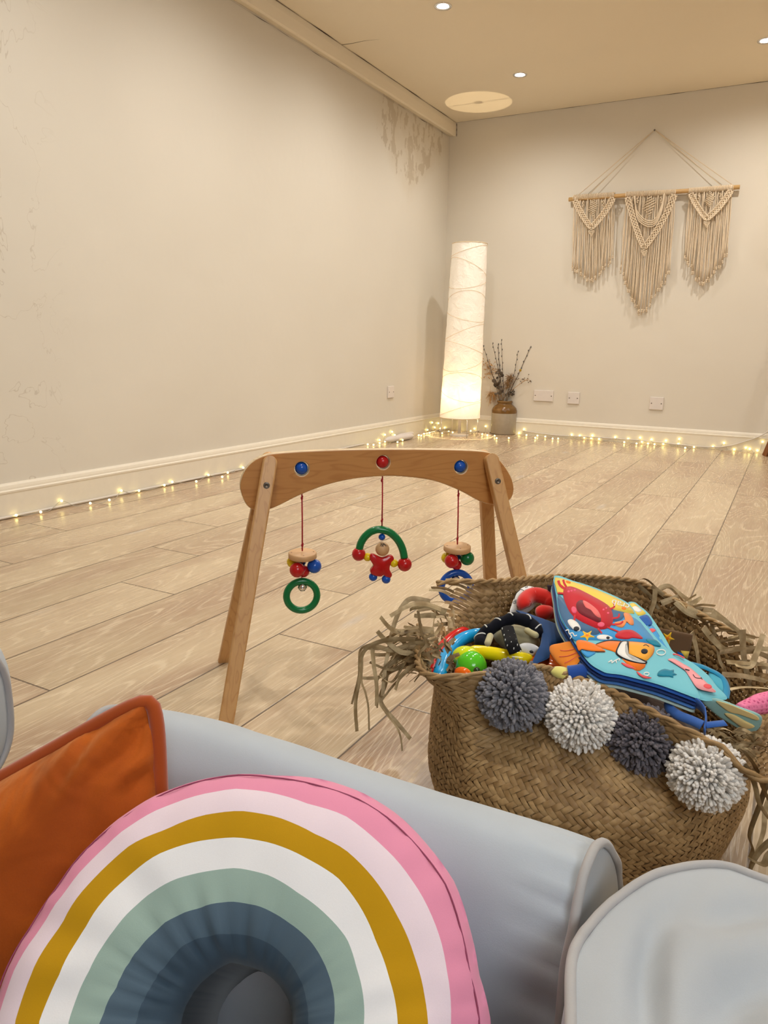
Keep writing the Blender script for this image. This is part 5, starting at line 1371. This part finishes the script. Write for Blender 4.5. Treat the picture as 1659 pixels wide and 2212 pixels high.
# navy hooded creature: cloth hood, cream face, black striped arms
hd_ = thing('hooded_soft_toy', 'black and cream soft toy with striped arms under a navy cloth', 'soft toy', c3z(700, 900, .24))
hf, hn = planefn(c3z(660, 540, .262), c3z(1380, 1000, .252), c3z(880, 1370, .236))
b = MB(); puff(b, [c3(*q) for q in [(650,540),(780,570),(920,625),(1080,680),(1250,745),(1330,830),(1385,990),(1290,1040),(1160,1080),(1155,1240),(1000,1320),(880,1372),(940,1250),(1000,1120),(1032,960),(1036,840),(960,720),(820,640),(700,580)]], hf, 0.004, hn, wr=0.003, flat=4, uvc=(c3(1110, 930))); b.build('hood', T_('navy_cotton', (32, 70, 122)), hd_)
b = MB(); b.sphere(c3z(660, 960, .232), sc1*330, 32, 22, sc=(1.1, 0.6, 0.62)); hb = b.build('head', fuzz('cream_plush', srgb(176, 168, 134)), hd_)
b = MB(); b.sphere(c3z(850, 1130, .2385), sc1*170, 24, 16, sc=(1.0, 0.55, 0.55)); fc_ = b.build('face', fuzz('white_face_plush', srgb(226, 226, 228)), hd_)
b = MB(); b.sphere(c3z(885, 1162, .2475), sc1*30, 12, 8, sc=(1, 0.7, 0.7)); b.build('eye', M['ink'], fc_)
P = spline([c3z(520, 800, .2595), c3z(560, 930, .2575), c3z(590, 1040, .2555), c3z(650, 1170, .2475)], 6); b = MB(); b.tube(P, sc1*95, 12, flat=0.35, up=(0, -0.5, 1)); sp_ = b.build('face_stripe', fabric('black_plush', srgb(14, 14, 18), 900, 0.9, 0.05, 0.4), hd_)
b = MB()
for i in range(4):
    for k in range(3):
        p = P[min(len(P)-1, 2+i*4+k)]+V3(((k-1)*0.0078, 0, 0)); toc = (EYE-p).normalized(); b.sphere(p+toc*sc1*40, 0.0012, 8, 6, sc=(0.6, 0.8, 1.4))
b.build('stripe_dashes', T_('white_thread', (230, 230, 226)), sp_)
P = spline([c3z(120, 1060, .238), c3z(130, 960, .240), c3z(190, 870, .246), c3z(290, 815, .252), c3z(390, 745, .258), c3z(500, 700, .262), c3z(620, 660, .266), c3z(750, 680, .266), c3z(870, 730, .262), c3z(960, 830, .256), c3z(985, 930, .250)], 8); n = len(P)
b = MB(); b.tube(P, [sc1*(82+10*abs(sin(i*pi/13)))*(0.5+0.5*min(1, min(i+1, n-i)/4)) for i in range(n)], 18, up=(0, 0, 1)); am = b.build('arms', TM.get('blk') or fabric('black_velour', srgb(12, 14, 26), 900, 0.9, 0.05, 0.4), hd_)
b = MB()
for i in (8, 20, 33, 46, 60, 72):
    t_ = (P[i+1]-P[i-1]).normalized(); a_ = V3((0, 0, 1)); a_ = (a_-t_*a_.dot(t_)).normalized(); c_ = t_.cross(a_); b.tube([P[i]+(a_*cos(q)+c_*sin(q))*sc1*93+t_*0.003*sin(q*1.5) for q in [(-1.9+k*0.24) for k in range(12)]], 0.0010, 6)
b.build('arm_piping', T_('white_thread', (230, 230, 226)), am)
for pts, w in (([(275,910), (250,980), (225,1050)], 48), ([(800,830), (880,880), (975,925)], 46)):
    P = spline([c3z(x, y, .2655) for x, y in pts], 6); n = len(P); b = MB(); b.tube(P, [sc1*w*(0.5+0.5*min(1, min(i+1, n-i)/3)) for i in range(n)], 12); b.build('paw', T_('cream_velour', (190, 182, 140)), hd_)
# blue plush arm with a yellow tip
ba = thing('blue_plush_arm', 'blue plush limb with pale yellow tip at the front edge of the book', 'soft toy', c4z(300, 850, .25))
P = spline([c4z(185, 850, .252), c4z(260, 842, .254), c4z(360, 822, .258), c4z(440, 810, .260)], 6); n = len(P)
b = MB(); b.tube(P, [0.0095*(0.75+0.25*min(1, min(i+3, n-i)/4)) for i in range(n)], 16); b.build('limb', fuzz('blue_plush', srgb(30, 78, 164)), ba)
b = MB(); b.sphere(c4z(135, 845, .250), 0.0088, 20, 14, sc=(1.7, 1.0, 0.85)); b.build('tip', fuzz('lemon_plush', srgb(238, 228, 130)), ba)
# ---- plastic toys
yt = thing('yellow_plastic_toy', 'smooth yellow plastic toy lying in front of the hooded soft toy', 'plastic toy', c3z(400, 1180, .23))
P = spline([c3z(-60, 1210, .226), c3z(40, 1155, .230), c3z(250, 1180, .232), c3z(500, 1225, .232), c3z(760, 1262, .230), c3z(900, 1290, .226)], 6); n = len(P)
b = MB(); b.tube(P, [sc1*(78+20*sin(pi*i/n))*(0.5+0.5*min(1, min(i+1, n-i)/4)) for i in range(n)], 18); b.build('body', glossy('yellow_plastic', srgb(244, 220, 20)), yt)
gb = thing('rattle_ball', 'lime green rattle ball with yellow cap at the left of the toys', 'rattle', atz(1018, 1440, .225))
b = MB(); b.sphere(atz(1018, 1440, .225), 0.0205, 28, 18); b.build('ball', glossy('lime_plastic', srgb(90, 200, 40)), gb)
b = MB(); b.sphere(atz(1008, 1420, .232), 0.0165, 24, 16, sc=(1.2, 1, 0.9)); b.build('cap', glossy('yellow_green_plastic', srgb(214, 226, 30)), gb)
b = MB(); b.sphere(atz(1030, 1448, .243), 0.0042, 12, 8); b.build('rattle_dot', glossy('dark_plastic', srgb(40, 60, 30)), gb)
def ringtoy(nm, lab, pts, z, r, mat):
    t = thing(nm, lab, 'teether ring', atz(*pts[len(pts)//2], z)); b = MB(); P = spline([atz(x, y, z-0.012*(1-k/len(pts))) for k, (x, y) in enumerate(pts)], 8); n = len(P)
    b.tube(P, [r*(0.4+0.6*min(1, min(i+1, n-i)/4)) for i in range(n)], 18); b.build('ring', mat, t)
ringtoy('teething_ring', 'glossy sky blue ring curving round the rattle ball', [(948, 1470), (954, 1440), (965, 1415), (982, 1393), (1004, 1378), (1030, 1371), (1055, 1372)], .232, 0.0092, glossy('sky_plastic', srgb(16, 160, 226)))
ringtoy('teething_ring', 'glossy red ring just outside the sky blue ring', [(936, 1462), (941, 1432), (950, 1408), (966, 1387), (985, 1372), (1010, 1362)], .224, 0.0080, glossy('red_plastic', srgb(210, 24, 28)))
ot = thing('orange_plastic_toy', 'shiny orange brown plastic toy half hidden below the fish tail flap', 'plastic toy', c3z(1150, 1390, .22))
b = MB(); b.sphere(c3z(1150, 1390, .222), 0.021, 24, 16, sc=(1.5, 1, 0.8)); b.build('body', glossy('amber_plastic', srgb(206, 84, 16)), ot)
o2 = thing('orange_plastic_toy', 'small bright orange plastic piece by the rattle ball at the basket edge', 'plastic toy', atz(1002, 1456, .23))
b = MB(); b.sphere(atz(1000, 1456, .236), 0.009, 16, 12, sc=(1.3, 0.8, 1)); b.build('body', glossy('orange_plastic', srgb(246, 110, 20)), o2)
dk = thing('dark_cloth_page', 'small navy cloth corner behind the top of the crab book', 'baby book', c4z(40, 140, .28))
df, dn = planefn(c4z(10, 95, .292), c4z(75, 100, .296), c4z(50, 200, .275)); b = MB(); puff(b, [c4(*q) for q in [(8,92),(70,98),(100,130),(90,240),(40,200),(18,160)]], df, 0.002, dn, sm=1); b.build('page', T_('dark_navy_cotton', (38, 36, 62)), dk)
b = MB(); P = spline([atz(x, y, .235) for x, y in ((1596, 1532), (1630, 1524), (1670, 1514), (1710, 1508))], 6)
b.tube(P, [0.006+0.006*min(1, i/8) for i in range(len(P))], 16)
pm = NT('pink_waffle'); vo = pm.new('ShaderNodeTexVoronoi'); vo.inputs['Scale'].default_value = 210; vo.inputs['Randomness'].default_value = 0.1; pm.link(pm.coord(), vo.inputs['Vector'])
pm.set(Base_Color=pm.mix(pm.ramp(vo.outputs['Distance'], 0.15, 0.45), srgb(196, 70, 120), srgb(240, 130, 170)), Roughness=0.85); pm.bump(vo.outputs['Distance'], 0.8, 0.002)
tag(b.build('pink_waffle_cloth', pm.mat), 'pink waffle textured cloth roll at the right edge on the basket rim', 'cloth')
# added dark sheet, its colour standing in for the shaded basket interior
fb = thing('dark_filler_sheet', 'dark filler sheet low in the basket standing in for shade under the toys', 'cloth', (BC.x, BC.y, 0.15))
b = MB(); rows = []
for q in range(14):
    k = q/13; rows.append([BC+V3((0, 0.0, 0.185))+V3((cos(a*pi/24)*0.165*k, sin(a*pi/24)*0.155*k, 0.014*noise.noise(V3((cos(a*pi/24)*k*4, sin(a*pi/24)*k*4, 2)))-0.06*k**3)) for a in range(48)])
b.grid(rows, closed=True); b.build('cloth', T_('filler_shade', (72, 56, 48)), fb)
